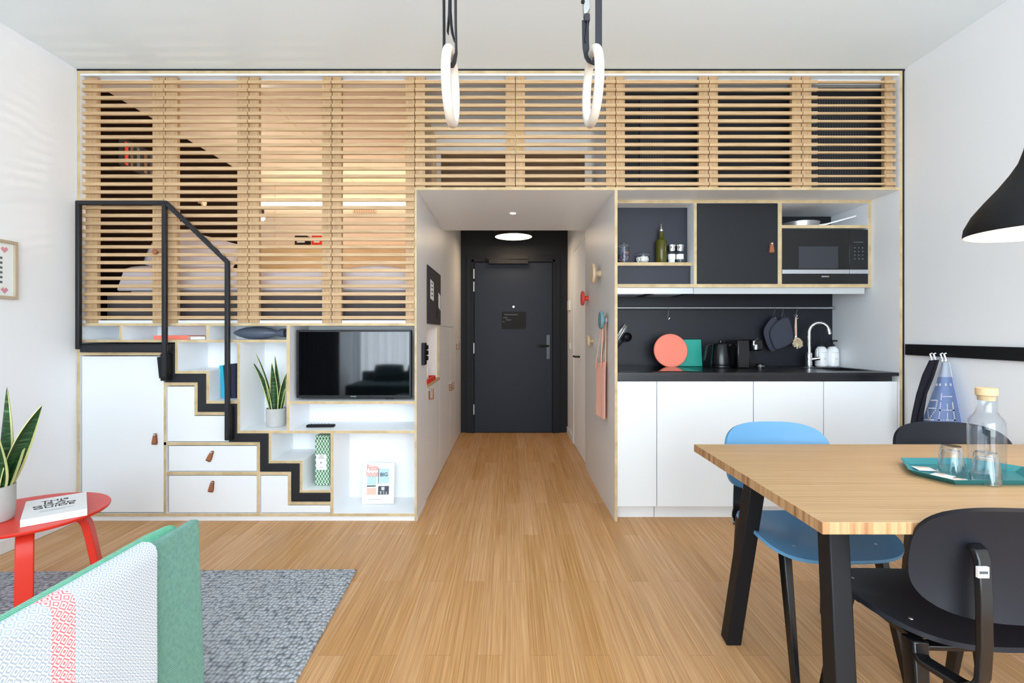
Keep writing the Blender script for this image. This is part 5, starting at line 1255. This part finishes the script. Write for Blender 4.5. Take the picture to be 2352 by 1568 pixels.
# sofa: its back panel faces the middle of the room
sf = thing('sofa', 'low sofa with a thin teal green back panel in the left foreground', 'sofa', (-1.15, .6, RZ))
def rbox(x0, x1, y0, y1, z0, z1): return MB().box(x0, x1, y0, y1, z0, z1)
MB().prism([(-.35, .06), (1.345, .06), (1.311, .700), (-.35, .700)], -.819, -.845, 'x').build('back_panel', 'gfab', sf, bevel=.008)
def bcush(u, v):
    y = -.33 + 1.64 * u; a = v * 2 * pi; ex = abs(cos(a)) ** .6 * (1 if cos(a) > 0 else -1); ez = abs(sin(a)) ** .5 * (1 if sin(a) > 0 else -1)
    k = 1 if .01 < u < .99 else .6
    return (-.898 + .05 * ex * k, y, .53 + .153 * ez)
b = MB(); nu, nv = 30, 20; P_ = [[Vector(bcush(i / nu, j / nv)) for j in range(nv)] for i in range(nu + 1)]
b.add([p for r in P_ for p in r], [(i * nv + j, (i + 1) * nv + j, (i + 1) * nv + (j + 1) % nv, i * nv + (j + 1) % nv) for i in range(nu) for j in range(nv)] + [tuple(range(nv)), tuple(nu * nv + j for j in reversed(range(nv)))])
b.build('back_cushion', 'gfab2', sf, sharp=60)
MB().box(-1.53, -.85, -.34, 1.30, .20, .37).build('seat_cushion', 'dkteal', sf, bevel=.03)
MB().box(-1.52, -.82, -.35, 1.33, .11, .20).build('seat_base', 'dkteal', sf, bevel=.01)
for x in (-1.46, -.9):
    for y in (-.28, 1.26): MB().bar((x, y, RZ + .001), (x, y, .12), .03, .03).build('leg', 'blk', sf)
def thr(u, v):
    y = .30 + .825 * u + .012 * v * u
    L = v * 1.12
    x, z = -.814, .10 + L
    top_ = .7045
    fold = .006 * sin(u * 26 + 2 * v) * max(0, 1 - L / .5) + .004 * sin(u * 9)
    if L < .60: x = -.808 + fold; z = .10 + L
    elif L < .66:
        a = (L - .60) / .06 * pi; x = -.832 + .0225 * cos(a); z = .699 + .0135 * sin(a)
    else: x = -.8515; z = .70 - (L - .66)
    return (x, y, min(z, .715))
t = thing('throw_blanket', 'white woven throw with grey diamonds and a red stripe over the sofa back', 'throw', (-.83, .7, .1))
tb = MB().sheet(thr, 60, 74, .004, uvfn=lambda u, v: (.30 + .825 * u, v * 1.12)); tb.build('cloth', 'throw', t, sharp=80)

# ------------------------------------------------------------------ behind the viewer: curtains and daybed seen in the television
t = thing('dark_curtain', 'dark floor-length curtain at the left end of the rear window', 'curtain', (XL + .1, -1.6, 0))
MB().sheet(lambda u, v: (XL + .10 + .035 * sin(u * 60), -1.22 + u * 1.35, .02 + v * 2.75), 120, 4, .004).build('cloth', 'curtd', t, sharp=80)
t = thing('sheer_curtain', 'sheer white curtain in front of the rear window', 'curtain', (-1.9, YB + .1, 0))
MB().sheet(lambda u, v: (-2.70 + u * 1.85, YB + .12 + .03 * sin(u * 70) + .01 * sin(u * 173), .02 + v * 2.75), 140, 3, .001).build('cloth', 'sheer', t, sharp=80)
t = thing('daybed', 'dark teal daybed under the rear window', 'daybed', (-1.5, -1.6, 0))
MB().box(-2.5, .2, -1.95, -1.1, .16, .40).build('seat', 'dkteal', t, bevel=.03)
MB().box(-2.5, .2, -2.05, -1.95, .16, .55).build('backrest', 'dkteal', t, bevel=.03)
for x in (-2.4, .1):
    for y in (-1.98, -1.18): MB().bar((x, y, 0), (x, y, .17), .03, .03).build('leg', 'blk', t)
for x in (-2.0, -1.45): tag(pillow('cushion', (x, -1.80, .53), (1, 0, 0), (0, -.3, .95), .5, .30, .16, 'dkteal', None), 'dark teal cushion on the daybed, the %s one' % ('left' if x < -1.9 else 'right'), 'cushion', 'cushions on the daybed')

# ------------------------------------------------------------------ light
def area(name, loc, rot, sx, sy, e, col=(1, 1, 1), spread=180):
    l = bpy.data.lights.new(name, 'AREA'); l.shape = 'RECTANGLE'; l.size = sx; l.size_y = sy; l.energy = e; l.color = col; l.spread = radians(spread)
    o = bpy.data.objects.new(name, l); COL.objects.link(o); o.location = loc; o.rotation_euler = rot; return o
def point(name, loc, e, col, r=.03):
    l = bpy.data.lights.new(name, 'POINT'); l.energy = e; l.color = col; l.shadow_soft_size = r
    o = bpy.data.objects.new(name, l); COL.objects.link(o); o.location = loc; return o
# daylight enters through the rear window wall
area('window_daylight', ((WX0 + WX1) / 2, YB - .16, (WZ0 + WZ1) / 2), (radians(90), 0, 0), WX1 - WX0, WZ1 - WZ0, DAY, (.84, .935, 1.0))
warm = (1.0, .84, .64)
point('loft_bulb_light', (X(601, 4.2), 4.2 - .05, Z(505, 4.2)), 8, warm, .04)
a_ = area('loft_strip_light', (-1.7, LY - .06, Z(466, LY)), (radians(-70), 0, 0), 1.9, .03, 5, (1, .86, .66))
area('hall_lamp_light', (X(1179.5, 5.5), 5.5, Z(545, 5.5) - .004), (0, 0, 0), .36, .36, 4.5, (1, .74, .48))
point('pendant_light', (lx, ly, 1.56), 2, (1, .84, .64), .03)
area('added_storage_fill', (.02, 4.0, Z(430) + .035), (radians(180), 0, 0), .9, .03, .35, (1, .93, .84))  # added fill with no visible source, brightens the loft storage
sp = bpy.data.lights.new('downlight_beam', 'SPOT'); sp.energy = 3; sp.spot_size = radians(95); sp.spot_blend = .8; sp.color = (1, .9, .76); sp.shadow_soft_size = .03
o = bpy.data.objects.new('downlight_beam', sp); COL.objects.link(o); o.location = (X(1178, 3.747), 3.747, zc - .012)
w = bpy.data.worlds.new('sky'); sc.world = w; w.use_nodes = True
w.node_tree.nodes['Background'].inputs[0].default_value = (.80, .90, 1.0, 1); w.node_tree.nodes['Background'].inputs[1].default_value = 1.0

# ------------------------------------------------------------------ camera and colour
cam = bpy.data.cameras.new('camera'); co = bpy.data.objects.new('camera', cam); COL.objects.link(co)
co.location = (0, 0, CZ); co.rotation_euler = (radians(90), 0, 0)
cam.sensor_width = 36; cam.sensor_fit = 'HORIZONTAL'; cam.lens = F / 2352 * 36
cam.shift_x = (1176 - CX) / 2352; cam.shift_y = (CY - 784) / 2352
cam.clip_start = .05; sc.camera = co
v = sc.view_settings; v.view_transform = 'Standard'; v.look = 'None'; v.gamma = 1; v.use_curve_mapping = False; v.exposure = EXPO
cy = sc.cycles
cy.max_bounces = 9; cy.diffuse_bounces = 5; cy.glossy_bounces = 4; cy.transmission_bounces = 8; cy.transparent_max_bounces = 16
cy.sample_clamp_indirect = 6; cy.caustics_reflective = False; cy.caustics_refractive = True; cy.blur_glossy = .5
cy.use_denoising = True
try: cy.denoiser = 'OPENIMAGEDENOISE'
except Exception: pass
